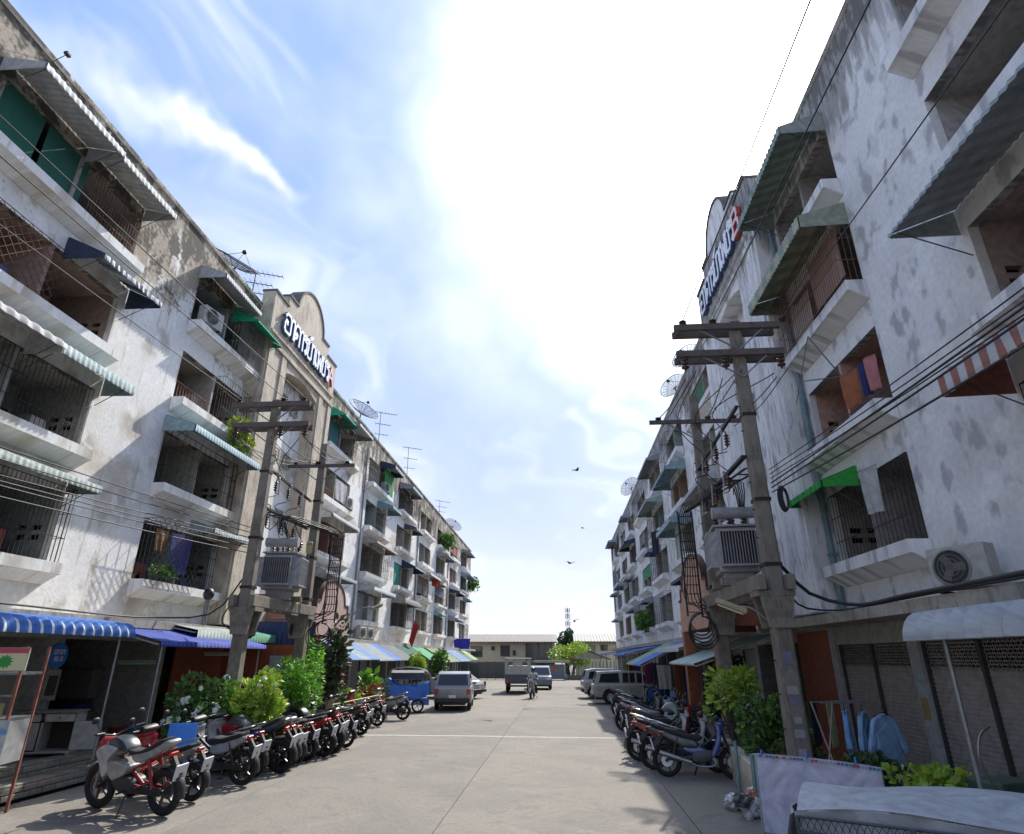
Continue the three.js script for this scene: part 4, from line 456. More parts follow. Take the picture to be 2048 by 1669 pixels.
  g.mirror = k => ready([tube([[0.42, 1.02, k * 0.22], [0.44, 1.12, k * 0.28], [0.42, 1.19, k * 0.33]], 0.007, 5, 8), sph([0.42, 1.22, k * 0.35], 0.06, 10, 8, 0.35, 0.75, 1.05)]); g.mR = g.mirror(1); g.mL = g.mirror(-1);
  g.plate = ready(rbox(-0.012, 0.012, 0, 0.2, -0.095, 0.095, 0.004).rotateZ(0.28).translate(-0.86, 0.46, 0)); g.plateArm = ready([bar([-0.7, 0.74, 0], [-0.87, 0.5, 0], 0.1, 0.05)]);
  g.light = ready(rbox(-0.755, -0.69, 0.745, 0.8, -0.07, 0.07, 0.02)); g.ind = ready([sph([-0.74, 0.72, 0.12], 0.02, 8, 6, 1.3, 0.8, 1), sph([-0.74, 0.72, -0.12], 0.02, 8, 6, 1.3, 0.8, 1), bar([-0.74, 0.72, -0.11], [-0.74, 0.72, 0.11], 0.012)]);
  g.stand = ready([bar([-0.02, 0.26, -0.1], [-0.12, 0.02, -0.3], 0.022), rbox(-0.17, -0.07, 0.0, 0.02, -0.34, -0.27, 0.005)]); g.peg = ready([bar([-0.02, 0.3, -0.26], [-0.02, 0.3, 0.26], 0.022), bar([-0.32, 0.38, -0.24], [-0.32, 0.38, 0.24], 0.018)]);
  g.grab = ready([tube([[-0.38, 0.86, 0.12], [-0.66, 0.93, 0.12], [-0.76, 0.95, 0.05], [-0.76, 0.95, -0.05], [-0.66, 0.93, -0.12], [-0.38, 0.86, -0.12]], 0.011, 5, 18)]); g.chain = ready([rbox(-0.66, 0.0, 0.27, 0.37, -0.115, -0.09, 0.01)]);
  return mk[kind] = g; }
function motorcycle(label, x, z, heading, o = {}) { // x, z is where the rear tyre stands
  const kind = o.kind || 'step', g = geos(kind), W = kind == 'sport' ? WG.m : WG.s, s = o.s || 1.08, T = thing('motorcycle', label, 'motorcycle', [x, 0, z], heading, o.group); T.scale.setScalar(s);
  const Y = new THREE.Group(); // lean on the side stand is built into the thing itself
  T.rotation.order = 'YXZ'; T.rotation.x = -(o.lean ?? 0.1); T.position.x += 0.62 * s * Math.cos(heading); T.position.z -= 0.62 * s * Math.sin(heading);
  const body = paint(o.c || [0.03, 0.03, 0.035]), trim = paint(o.c2 || o.c || [0.3, 0.3, 0.32]), rim = o.rim || mRim;
  wheel(T, 'rear_wheel', -0.62, W, rim); const steer = wheel(T, 'front_wheel', 0.64, W, rim);
  M('frame', g.frame, o.frame || mBlk, T); M('engine', g.engine, mEng, T); M('front_fork', g.fork, kind == 'sport' ? mAlu : mBlk, T); M('fairing', g.shroud, trim, T); M('side_cover', g.cowl, o.c3 ? paint(o.c3) : body, T); M('tail_cover', g.tail, o.c4 ? paint(o.c4) : body, T); M('seat', g.seat, o.seat ? mat(...o.seat, 0.7) : mSeat, T);
  M(kind == 'sport' ? 'fuel_tank' : 'instrument_panel', g.tank, kind == 'sport' ? body : mBlk, T); const h = M('headlight', g.headlight, o.hl ? paint(o.hl) : trim, T); M('lens', ready([sph([kind == 'sport' ? 0.64 : 0.5, kind == 'sport' ? 0.85 : 0.97, 0], 0.07, 10, 8, 0.5, 0.8, 1.1)]), mLens, h);
  M('front_mudguard', g.ff, trim, T); M('rear_mudguard', g.rf, mBlk, T); M('exhaust', g.exhaust, kind == 'sport' ? mEng : mAlu, T); const b = M('handlebar', g.bar, mBlk, T); if (!o.nomirror) { M('mirror', g.mL, mBlk, b); M('mirror', g.mR, mBlk, b); }
  const p = M('number_plate_holder', g.plateArm, mBlk, T); M('number_plate', g.plate, mPlate, p); M('tail_light', g.light, mTail, T); M('indicators', g.ind, flat(0.3, 0.11, 0.02, 0.3), T); M('side_stand', g.stand, mBlk, T); M('foot_pegs', g.peg, mBlk, T); M('chain_cover', g.chain, mBlk, T); if (kind != 'sport') M('grab_rail', g.grab, mAlu, T);
  if (o.basket) M('basket', ready([...[0, 1, 2, 3].map(i => new THREE.TorusGeometry(0.17 - 0.01 * i, 0.006, 4, 4).rotateZ(Math.PI / 4).rotateX(Math.PI / 2).translate(0.66, 1.0 - 0.07 * i, 0)), ...[-2, -1, 0, 1, 2].flatMap(i => [bar([0.66 + 0.055 * i, 0.79, -0.11], [0.66 + 0.06 * i, 1.0, -0.12], 0.006), bar([0.66 + 0.055 * i, 0.79, 0.11], [0.66 + 0.06 * i, 1.0, 0.12], 0.006), bar([0.56, 0.79, 0.05 * i], [0.55, 1.0, 0.055 * i], 0.006), bar([0.76, 0.79, 0.05 * i], [0.77, 1.0, 0.055 * i], 0.006)]), box(0.55, 0.77, 0.785, 0.792, -0.12, 0.12)]), mBlk, T);
  return T; }
const RED = [0.42, 0.015, 0.02], WHT = [0.55, 0.55, 0.56], BLK = [0.02, 0.02, 0.022], GRY = [0.2, 0.21, 0.22], BLU = [0.02, 0.05, 0.28], SIL = [0.36, 0.37, 0.38];
const LG = 'motorcycles parked on the sunlit side', RG = 'motorcycles parked on the shaded side';
const hl = Math.PI - 0.28; // pointing at the sunlit shops
motorcycle('red and silver sport motorcycle with black wheels in front of brick steps', -6.35, -10.72, hl - 0.02, { kind: 'sport', c: [0.06, 0.065, 0.075], c2: WHT, c3: [0.42, 0.40, 0.39], c4: SIL, rim: mat(0.12, 0.11, 0.12, 0.35, { metalness: 0.7 }), frame: mat(0.32, 0.03, 0.03, 0.5), s: 1.16, lean: 0.12, group: LG, hl: RED, seat: [0.03, 0.028, 0.03] });
motorcycle('plain grey motorcycle hidden behind the red and silver sport motorcycle', -6.5, -11.75, hl + 0.05, { c: GRY, c2: RED, s: 1.08, group: LG });
motorcycle('white and grey step-through motorcycle with silver side panels', -6.3, -13.15, hl + 0.1, { c: SIL, c2: [0.5, 0.5, 0.52], c3: BLK, s: 1.12, group: LG, rim: mBlk });
const leftRow = [[-6.35, -13.95, BLU, WHT, 'blue motorcycle with white number plate between grey and red ones'], [-6.3, -14.55, [0.08, 0.08, 0.09], RED, 'black motorcycle with red leg shield by the white flowering bush'], [-6.28, -15.1, RED, RED, 'all red motorcycle before the near power pole of the sunlit side'], [-6.22, -15.65, [0.28, 0.02, 0.03], WHT, 'dark red motorcycle with white leg shield'], [-6.2, -16.2, GRY, BLK, 'grey motorcycle with black leg shield on the sunlit side'], [-6.15, -16.75, RED, BLK, 'red motorcycle with black leg shield on the sunlit side'], [-6.12, -17.3, BLK, GRY, 'black motorcycle with grey leg shield on the sunlit side'], [-6.1, -17.9, [0.30, 0.02, 0.05], GRY, 'crimson motorcycle with grey leg shield on the sunlit side'], [-6.05, -18.5, BLK, BLK, 'all black motorcycle ending the tight row on the sunlit side'], [-6.5, -21.2, BLK, [0.35, 0.3, 0.2], 'black and tan motorcycle before the yellow pipe rail'], [-6.6, -22.4, BLU, BLK, 'blue and black motorcycle before the yellow pipe rail'], [-6.7, -24.0, SIL, RED, 'silver and red motorcycle before the yellow pipe rail'], [-6.5, -26.4, [0.1, 0.1, 0.11], WHT, 'charcoal and white motorcycle past the yellow pipe rail']];
{ const r = rng(90); for (const [x, z, c, c2, l] of leftRow) motorcycle(l, x + (r() - 0.5) * 0.3, z + (r() - 0.5) * 0.12, hl + 0.06 + (r() - 0.5) * 0.3, { c, c2, c3: r() < 0.5 ? BLK : c, c4: r() < 0.35 ? SIL : c, kind: r() < 0.22 ? 'sport' : 'step', s: 1.03 + r() * 0.13, lean: 0.04 + r() * 0.14, group: LG, basket: r() < 0.35, nomirror: r() < 0.25, seat: r() < 0.3 ? [0.16, 0.13, 0.09] : undefined }); }
const rightRow = [[2.15, -14.85, -0.12, BLK, BLU, 'black motorcycle with blue leg shield and black basket by the low concrete wall', { c3: BLU, basket: true }], [2.05, -15.7, 0.02, BLK, SIL, 'black and silver motorcycle beside the blue one', {}], [1.98, -16.9, 0.08, RED, WHT, 'red motorcycle with white leg shield on the shaded side', { c4: RED }], [2.0, -17.7, 0.08, BLK, RED, 'black motorcycle with red leg shield on the shaded side', {}], [2.05, -18.9, 0.1, [0.35, 0.05, 0.02], BLK, 'orange red motorcycle with black leg shield', {}], [2.1, -20.2, 0.12, GRY, [0.1, 0.3, 0.25], 'grey motorcycle with teal leg shield', {}], [2.15, -21.6, 0.1, BLK, WHT, 'black motorcycle with white leg shield on the shaded side', {}], [2.2, -23.2, 0.1, BLK, GRY, 'black motorcycle with grey leg shield on the shaded side', {}], [2.25, -25.0, 0.12, [0.05, 0.05, 0.06], BLK, 'dusty black motorcycle before the silver pickup', {}], [2.4, -28.6, 0.14, BLK, BLK, 'plain black motorcycle close to the silver pickup', {}]];
{ const r = rng(91); for (const [x, z, h, c, c2, l, o] of rightRow) motorcycle(l, x + (r() - 0.5) * 0.3, z, -h * 0.9 - 0.12 + (r() - 0.5) * 0.3, { c, c2, c4: r() < 0.3 ? SIL : c, kind: r() < 0.2 ? 'sport' : 'step', s: 1.04 + r() * 0.12, lean: 0.05 + r() * 0.12, group: RG, basket: r() < 0.3, nomirror: r() < 0.3, ...o }); }
// ---------- plants ----------
function leaves(n, seed, place, size, cols, bend = 0.25, aspect = 0.45) { // n folded leaves; place(r) -> [x,y,z, nx,ny,nz]
  const r = rng(seed), p = new Float32Array(n * 18), c = new Float32Array(n * 18), d = V(), s = V(), b = V(), o = V(), up = V();
  for (let i = 0; i < n; i++) { const q = place(r); b.set(q[0], q[1], q[2]); d.set(q[3] + (r() - 0.5) * 1.1, q[4] + (r() - 0.5) * 0.9, q[5] + (r() - 0.5) * 1.1).normalize(); s.set(r() - 0.5, r() - 0.5, r() - 0.5).cross(d).normalize(); up.copy(d).cross(s); const L = size * (0.6 + 0.7 * r()), w = L * aspect; const tip = b.clone().addScaledVector(d, L).addScaledVector(up, -bend * L), l = b.clone().addScaledVector(d, L * 0.5).addScaledVector(s, w), rr = b.clone().addScaledVector(d, L * 0.5).addScaledVector(s, -w), t2 = tip.clone();
    [b, l, tip, b, t2, rr].forEach((v, k) => p.set([v.x, v.y, v.z], i * 18 + k * 3)); const cc = cols[r() * cols.length | 0], k = 0.75 + 0.5 * r(); for (let j = 0; j < 6; j++) c.set([cc[0] * k, cc[1] * k, cc[2] * k], i * 18 + j * 3); }
  const g = new THREE.BufferGeometry(); g.setAttribute('position', new THREE.BufferAttribute(p, 3)); g.setAttribute('color', new THREE.BufferAttribute(c, 3)); g.setAttribute('uv', new THREE.BufferAttribute(new Float32Array(n * 12), 2)); g.computeVertexNormals(); return g; }
const mLeaf = new THREE.MeshPhysicalMaterial({ vertexColors: true, roughness: 0.6, side: THREE.DoubleSide, transmission: 0.42, thickness: 0 });
const GRN = [[0.11, 0.25, 0.035], [0.16, 0.33, 0.045], [0.07, 0.17, 0.03]], YEL = [[0.34, 0.50, 0.045], [0.25, 0.42, 0.045], [0.40, 0.48, 0.06]], DRK = [[0.03, 0.075, 0.025], [0.045, 0.10, 0.03]], LIM = [[0.22, 0.48, 0.04], [0.28, 0.55, 0.05], [0.14, 0.36, 0.03]];
function lobes(r0, n, rad) { const L = []; for (let i = 0; i < n; i++) { const a = r0() * 6.28, q = Math.sqrt(r0()), y = (r0() - 0.5) * 1.4; L.push([Math.cos(a) * q * rad[0] * 0.72, y * rad[1] * 0.6, Math.sin(a) * q * rad[2] * 0.72, 0.28 + 0.25 * r0()]); } return L; }
function bush(label, pos, rad, cy, n, size, cols, seed, o = {}) {
  const T = thing(o.name || 'bush', label, o.cat || 'bush', pos, 0, o.group), r0 = rng(seed), L = lobes(r0, o.lobes || 14, rad);
  const shell = r => { const q = L[r() * L.length | 0], a = r() * 6.28, z = r() * 2 - 1, k = Math.sqrt(1 - z * z), R = q[3] * (0.55 + 0.45 * Math.cbrt(r())), nx = k * Math.cos(a), nz = k * Math.sin(a); return [q[0] + nx * R * rad[0], cy + q[1] + z * R * rad[1], q[2] + nz * R * rad[2], nx, z * 0.6 + 0.15, nz]; };
  M('foliage', leaves(n, seed + 1, shell, size, cols, 0.25, o.aspect || 0.4), mLeaf, T, true);
  const st = []; for (let i = 0; i < Math.min(9, L.length); i++) { const q = L[i]; st.push(tube([[q[0] * 0.15, o.y0 || 0, q[2] * 0.15], [q[0] * 0.5, mix(o.y0 || 0, cy, 0.5), q[2] * 0.45], [q[0], cy + q[1], q[2]]], 0.014 * (o.stem || 1), 4, 8)); } M('stems', st, mat(0.10, 0.07, 0.04, 0.9), T);
  if (o.flowers) { const g = [], rf = rng(seed + 5); for (let i = 0; i < o.flowers; i++) { const q = shell(rf), s = 0.03 + rf() * 0.03; for (let k = 0; k < 5; k++) { const a = k * 1.256; g.push(sph([q[0] + q[3] * 0.08 + Math.cos(a) * s * 0.8, q[1] + q[4] * 0.08 + Math.sin(a) * s * 0.8, q[2] + q[5] * 0.08 + 0.05], s, 5, 4, 1, 1, 0.5)); } } const f = M('flowers', g, flat(...(o.fc || [0.75, 0.75, 0.66]), 0.7), T); f.userData.kind = 'stuff'; }
  if (o.pot) M('pot', [lathe([[0.0, 0], [o.pot * 0.75, 0], [o.pot, o.pot * 1.6], [o.pot * 1.08, o.pot * 1.62], [o.pot * 1.08, o.pot * 1.8], [o.pot * 0.92, o.pot * 1.8], [o.pot * 0.85, o.pot * 1.6], [0, o.pot * 1.55]], 16)], o.potM || mat(0.28, 0.12, 0.07, 0.8), T);
  return T; }
bush('white flowering bush around the base of the sunlit transformer pole', [-8.2, 0, -14.75], [0.8, 0.95, 0.65], 1.25, 2600, 0.12, [...GRN, [0.10, 0.18, 0.07]], 301, { flowers: 34 });
bush('yellow green bush leaning over the red motorcycles', [-7.25, 0, -15.1], [0.65, 1.0, 0.55], 1.2, 1900, 0.15, YEL, 302, { flowers: 6 });
bush('lush lime green shrub between the two sunlit power poles', [-7.55, 0, -17.9], [0.8, 1.0, 0.7], 1.45, 3000, 0.13, LIM, 303, { aspect: 0.28, lobes: 18 });
bush('tall lime shrub behind the far sunlit power pole', [-7.9, 0, -19.9], [0.4, 0.7, 0.4], 2.3, 900, 0.15, LIM, 304);
bush('dark leggy rubber plant in front of the pink porch', [-7.75, 0, -21.8], [0.34, 1.9, 0.34], 2.1, 620, 0.26, [...DRK, [0.06, 0.05, 0.04]], 305, { pot: 0.25, stem: 1.6, aspect: 0.28 });
bush('small bush with one big pale flower cluster by the orange wall', [-8.4, 0, -18.6], [0.4, 0.6, 0.4], 1.4, 500, 0.14, YEL, 306, { flowers: 14 });
bush('broad leaved bright green potted plant beside the pink column', [-8.4, 0, -28.2], [0.25, 0.7, 0.25], 1.15, 130, 0.36, LIM, 307, { pot: 0.22, aspect: 0.3 });
bush('orange red leaved potted plant behind the yellow pipe rail', [-8.0, 0, -27.2], [0.5, 0.6, 0.5], 0.85, 600, 0.16, [[0.35, 0.10, 0.03], [0.22, 0.16, 0.03], [0.3, 0.2, 0.03]], 308, { pot: 0.2 });
bush('low yellow green potted plant behind the yellow pipe rail', [-8.6, 0, -26.0], [0.5, 0.5, 0.5], 0.75, 600, 0.15, YEL, 309, { pot: 0.2 });
bush('silvery green potted shrub beside the blue sidecar', [-8.2, 0, -29.4], [0.5, 0.6, 0.5], 0.9, 700, 0.12, [[0.2, 0.28, 0.18], [0.12, 0.2, 0.1]], 310, { pot: 0.22 });
bush('leafy potted tree in front of the plain grey awning', [-8.7, 0, -38.5], [0.6, 0.9, 0.6], 1.9, 900, 0.2, YEL, 311, { pot: 0.3 });
bush('slender potted tree in front of the mint green awning', [-8.6, 0, -45.5], [0.6, 1.1, 0.6], 2.0, 900, 0.2, GRN, 312, { pot: 0.3 });
bush('green and yellow shrub behind the low concrete wall', [4.0, 0, -13.4], [0.62, 0.85, 0.7], 1.05, 2400, 0.11, [...GRN, [0.05, 0.1, 0.04]], 313, {});
bush('sprawling yellow leaved plant at the foot of the rear shaded pole', [3.85, 0, -15.2], [0.55, 0.7, 0.5], 1.55, 420, 0.2, YEL, 314, { aspect: 0.28 });
bush('reddish low plant beside the low concrete wall', [4.15, 0, -12.6], [0.4, 0.35, 0.5], 0.75, 500, 0.13, [[0.16, 0.13, 0.04], [0.07, 0.13, 0.03]], 315);
bush('dense dark green shrub standing inside the orange porch', [4.75, 0, -19.2], [0.6, 1.25, 0.7], 1.5, 2400, 0.14, [...DRK, [0.04, 0.1, 0.02]], 316);
bush('low dark shrub under the drying blue shirts', [4.7, 0, -11.0], [0.6, 0.35, 0.35], 0.65, 900, 0.1, [[0.04, 0.09, 0.03], [0.09, 0.16, 0.03]], 317);
bush('small yellow green plant behind the white sheet', [4.6, 0, -9.1], [0.5, 0.22, 0.3], 0.88, 500, 0.1, YEL, 318);
const HANG = 'plants hanging from balconies';
bush('yellow green plant spilling over the balcony sill beside letter A gate', [XL + 0.55, 0, -18.4], [0.35, 0.75, 0.7], 9.35, 1300, 0.12, [...YEL, [0.3, 0.2, 0.04]], 320, { name: 'balcony_plant', cat: 'plant', y0: 9.0 });
bush('round green bush growing on a top floor balcony of the sunlit block', [XL + 0.6, 0, -57.5], [0.7, 1.0, 1.1], 12.7, 900, 0.25, GRN, 321, { name: 'balcony_plant', cat: 'plant', y0: 12.2 });
bush('bush growing out at the far end of the sunlit block', [XL + 0.5, 0, -76.2], [0.8, 1.1, 1.1], 10.6, 800, 0.25, GRN, 322, { name: 'balcony_plant', cat: 'plant', y0: 9.9 });
bush('leafy plant spilling over a low balcony of the shaded block', [XR - 0.6, 0, -43.6], [0.5, 0.8, 1.3], 4.6, 1000, 0.2, GRN, 323, { name: 'balcony_plant', cat: 'plant', y0: 4.3 });
bush('small potted plants on the balcony with diamond grille', [XL + 0.3, 0, -16.3], [0.16, 0.25, 0.6], 4.55, 500, 0.08, GRN, 324, { name: 'balcony_plant', cat: 'plant', y0: 4.25 });
// ---------- sunlit side, near shop ----------
{ const T = thing('brick_steps', 'low brick faced terrace with two steps in front of the dark shop', 'steps', [0, 0, 0]); const r = rng(71);
  M('terrace', box(-11.0, -9.98, 0, 0.44, -16.2, -6), mRoad[3], T); M('step', box(-9.979, -9.62, 0, 0.22, -15.4, -6), mRoad[1], T);
  const bm = [mat(0.33, 0.31, 0.26, 0.9), mat(0.26, 0.25, 0.21, 0.9), mat(0.36, 0.30, 0.25, 0.9)]; const g = ready(rbox(-0.02, 0.02, -0.046, 0.046, -0.145, 0.145, 0.012, 1)), gt = ready(rbox(-0.17, 0.17, -0.02, 0.02, -0.145, 0.145, 0.01, 1));
  for (let j = 0; j < 2; j++) for (const [x, y] of [[-9.965, 0.28 + 0.105 * j], [-9.605, 0.06 + 0.105 * j]]) for (let i = 0; i < 28; i++) { const z = -6.6 - i * 0.3 - (j ? 0.15 : 0); if (z < -15.1) continue; const b = M('brick', g, bm[r() * 3 | 0], T); b.position.set(x + (r() - 0.5) * 0.008, y, z); }
  for (let i = 0; i < 28; i++) { const b = M('brick', gt, bm[r() * 3 | 0], T); b.position.set(-9.78, 0.232, -6.6 - i * 0.3); const c = M('brick', gt, bm[r() * 3 | 0], T); c.position.set(-10.14, 0.452, -6.6 - i * 0.3); } }
{ const T = thing('sink_cabinet', 'white wooden kitchen cabinet with drawers and open door', 'cabinet', [-10.75, 0.47, -13.3], 0.3); const w = mat(0.55, 0.54, 0.50, 0.7), dk = mat(0.05, 0.04, 0.035, 0.8);
  M('carcass', [box(-0.62, 0.62, 0.04, 0.08, -0.24, 0.24), box(-0.62, -0.6, 0.08, 0.78, -0.24, 0.24), box(0.6, 0.62, 0.08, 0.78, -0.24, 0.24), box(-0.6, 0.6, 0.08, 0.76, -0.24, -0.22), box(-0.02, 0.02, 0.08, 0.6, -0.22, 0.22)], w, T); M('inside', box(-0.59, 0.59, 0.082, 0.6, -0.21, -0.2), dk, T); M('worktop', rbox(-0.65, 0.65, 0.78, 0.82, -0.27, 0.27, 0.01), mat(0.3, 0.28, 0.22, 0.6), T);
  for (const x of [-0.31, 0.31]) { const d = M('drawer', rbox(x - 0.27, x + 0.27, 0.62, 0.76, 0.225, 0.25, 0.006), w, T); M('knob', sph([x, 0.69, 0.262], 0.018, 8, 6), dk, d); }
  M('door', rbox(-0.58, -0.04, 0.1, 0.6, 0.225, 0.25, 0.006), w, T); M('door', rbox(0.6, 1.12, 0.1, 0.62, 0.24, 0.265, 0.006), w, T); M('leg', [box(-0.6, -0.55, -0.03, 0.04, -0.22, 0.22)], w, T); M('leg', [box(0.55, 0.6, -0.03, 0.04, -0.22, 0.22)], w, T); M('tap', tube([[-0.2, 0.82, -0.15], [-0.2, 1.0, -0.15], [-0.2, 1.03, -0.08], [-0.2, 0.98, -0.03]], 0.012, 6, 10), mAlu, T); }
function canvasTex(w, h, f) { const c = document.createElement('canvas'); c.width = w; c.height = h; const x = c.getContext('2d'); f(x, w, h); const t = new THREE.CanvasTexture(c); t.colorSpace = THREE.SRGBColorSpace; t.magFilter = THREE.LinearFilter; return t; }
const printed = t => new THREE.MeshStandardMaterial({ map: t, roughness: 0.6 });
function panel(name, w, h, m, parent) { const p = new THREE.Mesh(new THREE.PlaneGeometry(w, h), m); p.name = name; p.castShadow = p.receiveShadow = true; parent.add(p); return p; }
{ const T = thing('food_stall', 'small food stall with red and green sign board and white cloth skirt', 'stall', [-9.55, 0, -10.25], 0.25);
  for (const [x, z] of [[-0.65, -0.35], [0.65, -0.35], [-0.65, 0.35], [0.65, 0.35]]) M('post', bar([x, 0, z], [x, 2.5, z], 0.04), mat(0.30, 0.10, 0.07, 0.7), T);
  const s = M('sign_board', box(-0.72, 0.72, 2.12, 2.48, 0.36, 0.39), mat(0.5, 0.48, 0.4, 0.7), T); const f = panel('sign_print', 1.42, 0.34, printed(canvasTex(512, 128, (x, w, h) => { x.fillStyle = '#c9c49c'; x.fillRect(0, 0, w, h); x.fillStyle = '#b8485a'; x.fillRect(0, 0, w, 30); x.fillStyle = '#2f8f3f'; for (const cx of [60, 400]) { x.beginPath(); for (let i = 0; i < 24; i++) { const a = i * Math.PI / 12, q = i % 2 ? 30 : 46; x.lineTo(cx + Math.cos(a) * q, 78 + Math.sin(a) * q * 0.95); } x.fill(); } x.fillStyle = '#4d9a55'; x.font = 'bold 38px sans-serif'; x.strokeStyle = '#4d9a55'; x.lineWidth = 6; for (let i = 0; i < 7; i++) { x.beginPath(); x.arc(140 + i * 32, 80, 11, 0.4 + i, 5 + i); x.lineTo(150 + i * 32, 100); x.stroke(); } })), T); f.position.set(0, 2.3, 0.393); s.add(f); 
  M('display_case', [box(-0.66, 0.66, 1.38, 1.42, -0.36, 0.36), box(-0.66, 0.66, 2.06, 2.1, -0.36, 0.36), bar([-0.66, 1.75, 0.35], [0.66, 1.75, 0.35], 0.025)], mZinc, T); M('glass', box(-0.62, 0.62, 1.43, 2.05, 0.33, 0.336), flat(1, 1, 1, 0.05, { transmission: 1, thickness: 0 }), T);
  M('counter', box(-0.66, 0.66, 0.75, 1.375, -0.35, 0.33), mat(0.35, 0.36, 0.37, 0.5), T); M('cloth_skirt', sheet(40, 8, (t, v) => [mix(-0.72, 0.72, t), mix(0.55, 1.4, v), 0.39 + 0.03 * Math.sin(t * 38) * (1 - v)]), mat(0.62, 0.64, 0.66, 0.9), T); M('skirt_band', sheet(40, 1, (t, v) => [mix(-0.73, 0.73, t), mix(1.2, 1.27, v), 0.425]), flat(0.12, 0.3, 0.55, 0.8), T);
  M('bottles', [0, 1, 2, 3, 4].flatMap(i => [cyl([-0.45 + i * 0.2, 1.42, 0.05], [-0.45 + i * 0.2, 1.62, 0.05], 0.045, 0.045, 8)]), mat(0.3, 0.25, 0.1, 0.4), T); }
{ const T = thing('round_sign', 'round blue sign with white lettering on the pillar', 'sign', [XL + 0.03, 2.36, -13.6], Math.PI / 2); M('disc', cyl([0, 0, 0], [0, 0, 0.04], 0.26, 0.26, 28), flat(0.03, 0.18, 0.62, 0.4), T); const lt = []; for (const [i, [y, n]] of [[0.06, 4], [-0.08, 3]].entries()) for (let k = 0; k < n; k++) { const x = (k - (n - 1) / 2) * 0.085; lt.push(...glyph(GL['oakrbepc'[(k * 3 + i * 2) % 8]], 0.09, 0.018, 0.012).map(g => g.translate(x - 0.03, y - 0.03, 0.046))); } M('lettering', lt, flat(0.6, 0.66, 0.75, 0.5), T);
  const c = thing('wall_shrine_panel', 'framed dark picture panel below the round blue sign', 'panel', [XL + 0.03, 1.45, -13.6], Math.PI / 2); M('frame', [box(-0.2, 0.2, 0, 0.62, 0, 0.04)], mat(0.42, 0.39, 0.34, 0.7), c); M('picture', box(-0.13, 0.13, 0.1, 0.5, 0.041, 0.05), mat(0.06, 0.05, 0.03, 0.5), c);
}
{ const T = thing('orange_wall', 'rust orange partition wall facing the street beside the poles', 'wall', [-9.85, 0, -20.75]); M('panel', box(-1.34, 1.2, 0, 2.72, -0.08, 0.08), mat(0.40, 0.10, 0.045, 0.85), T); const b = thing('meter_box', 'grey electricity meter box on the orange wall', 'meter box', [-9.25, 1.75, -20.66]); M('case', rbox(-0.22, 0.22, 0, 0.62, 0, 0.2, 0.02), mat(0.36, 0.40, 0.42, 0.5), b); M('door', rbox(-0.19, 0.19, 0.04, 0.58, 0.2, 0.215, 0.006), mat(0.42, 0.46, 0.47, 0.5), b); M('latch', box(0.12, 0.15, 0.28, 0.34, 0.216, 0.235), mIron, b); }
function tubeLight(label, p, ry, L = 0.9) { const T = thing('tube_lamp', label, 'lamp', p, ry); M('batten', box(-L / 2, L / 2, 0, 0.05, -0.03, 0.03), mat(0.4, 0.42, 0.4, 0.6), T); M('tube', cyl([-L / 2 + 0.03, -0.03, 0], [L / 2 - 0.03, -0.03, 0], 0.018, 0.018, 8), flat(0.35, 0.62, 0.42, 0.3), T); }
tubeLight('green tinted fluorescent tube hanging in the dark shop', [-10.9, 2.2, -16.0], 0.4); tubeLight('green tinted fluorescent tube hanging under the blue awning', [-10.2, 2.42, -18.6], 0.3, 0.8);
function chair(label, p, ry, c) { const T = thing('plastic_chair', label, 'chair', p, ry); const m = mat(...c, 0.5); M('seat', rbox(-0.2, 0.2, 0.42, 0.45, -0.2, 0.2, 0.015), m, T); M('backrest', slab(8, 6, (t, v) => [mix(-0.2, 0.2, t), mix(0.5, 0.85, v), -0.2 - 0.06 * v + 0.03 * Math.pow(2 * t - 1, 2)], 0.015), m, T); for (const [x, z] of [[-0.18, -0.18], [0.18, -0.18], [-0.18, 0.18], [0.18, 0.18]]) M('leg', bar([x, 0.43, z], [x * 1.15, 0, z * 1.15], 0.035), m, T); for (const x of [-0.2, 0.2]) M('arm_rest', tube([[x, 0.44, 0.15], [x * 1.05, 0.62, 0.15], [x * 1.05, 0.64, -0.1], [x, 0.6, -0.22]], 0.015, 5, 10), m, T); }
chair('light blue plastic chair by the rack of purple clothes', [4.5, 0.15, -28.6], -1.2, [0.10, 0.28, 0.62]);
{ const T = thing('blue_board', 'bright blue plastic sheet leaning behind the sport motorcycle', 'board', [-7.3, 0, -12.45], 0.4); M('sheet', rbox(-0.25, 0.25, 0.35, 1.15, -0.01, 0.01, 0.008).rotateX(-0.15), flat(0.03, 0.2, 0.66, 0.5), T); M('stand', [bar([-0.2, 0, 0.02], [-0.2, 0.4, 0], 0.02), bar([0.2, 0, 0.02], [0.2, 0.4, 0], 0.02)], mIron, T); }
{ const T = thing('pipe_rail', 'low yellow pipe rail in front of potted plants', 'railing', [-7.4, 0, -23.6]); for (const y of [0.9, 0.55]) M('rail', cyl([0, y, 2.6], [0, y, -2.8], 0.025, 0.025, 8), mat(0.45, 0.38, 0.16, 0.6), T); for (let i = 0; i < 5; i++) M('post', cyl([0, 0, 2.6 - i * 1.35], [0, 0.9, 2.6 - i * 1.35], 0.025, 0.025, 8), mat(0.45, 0.38, 0.16, 0.6), T); }
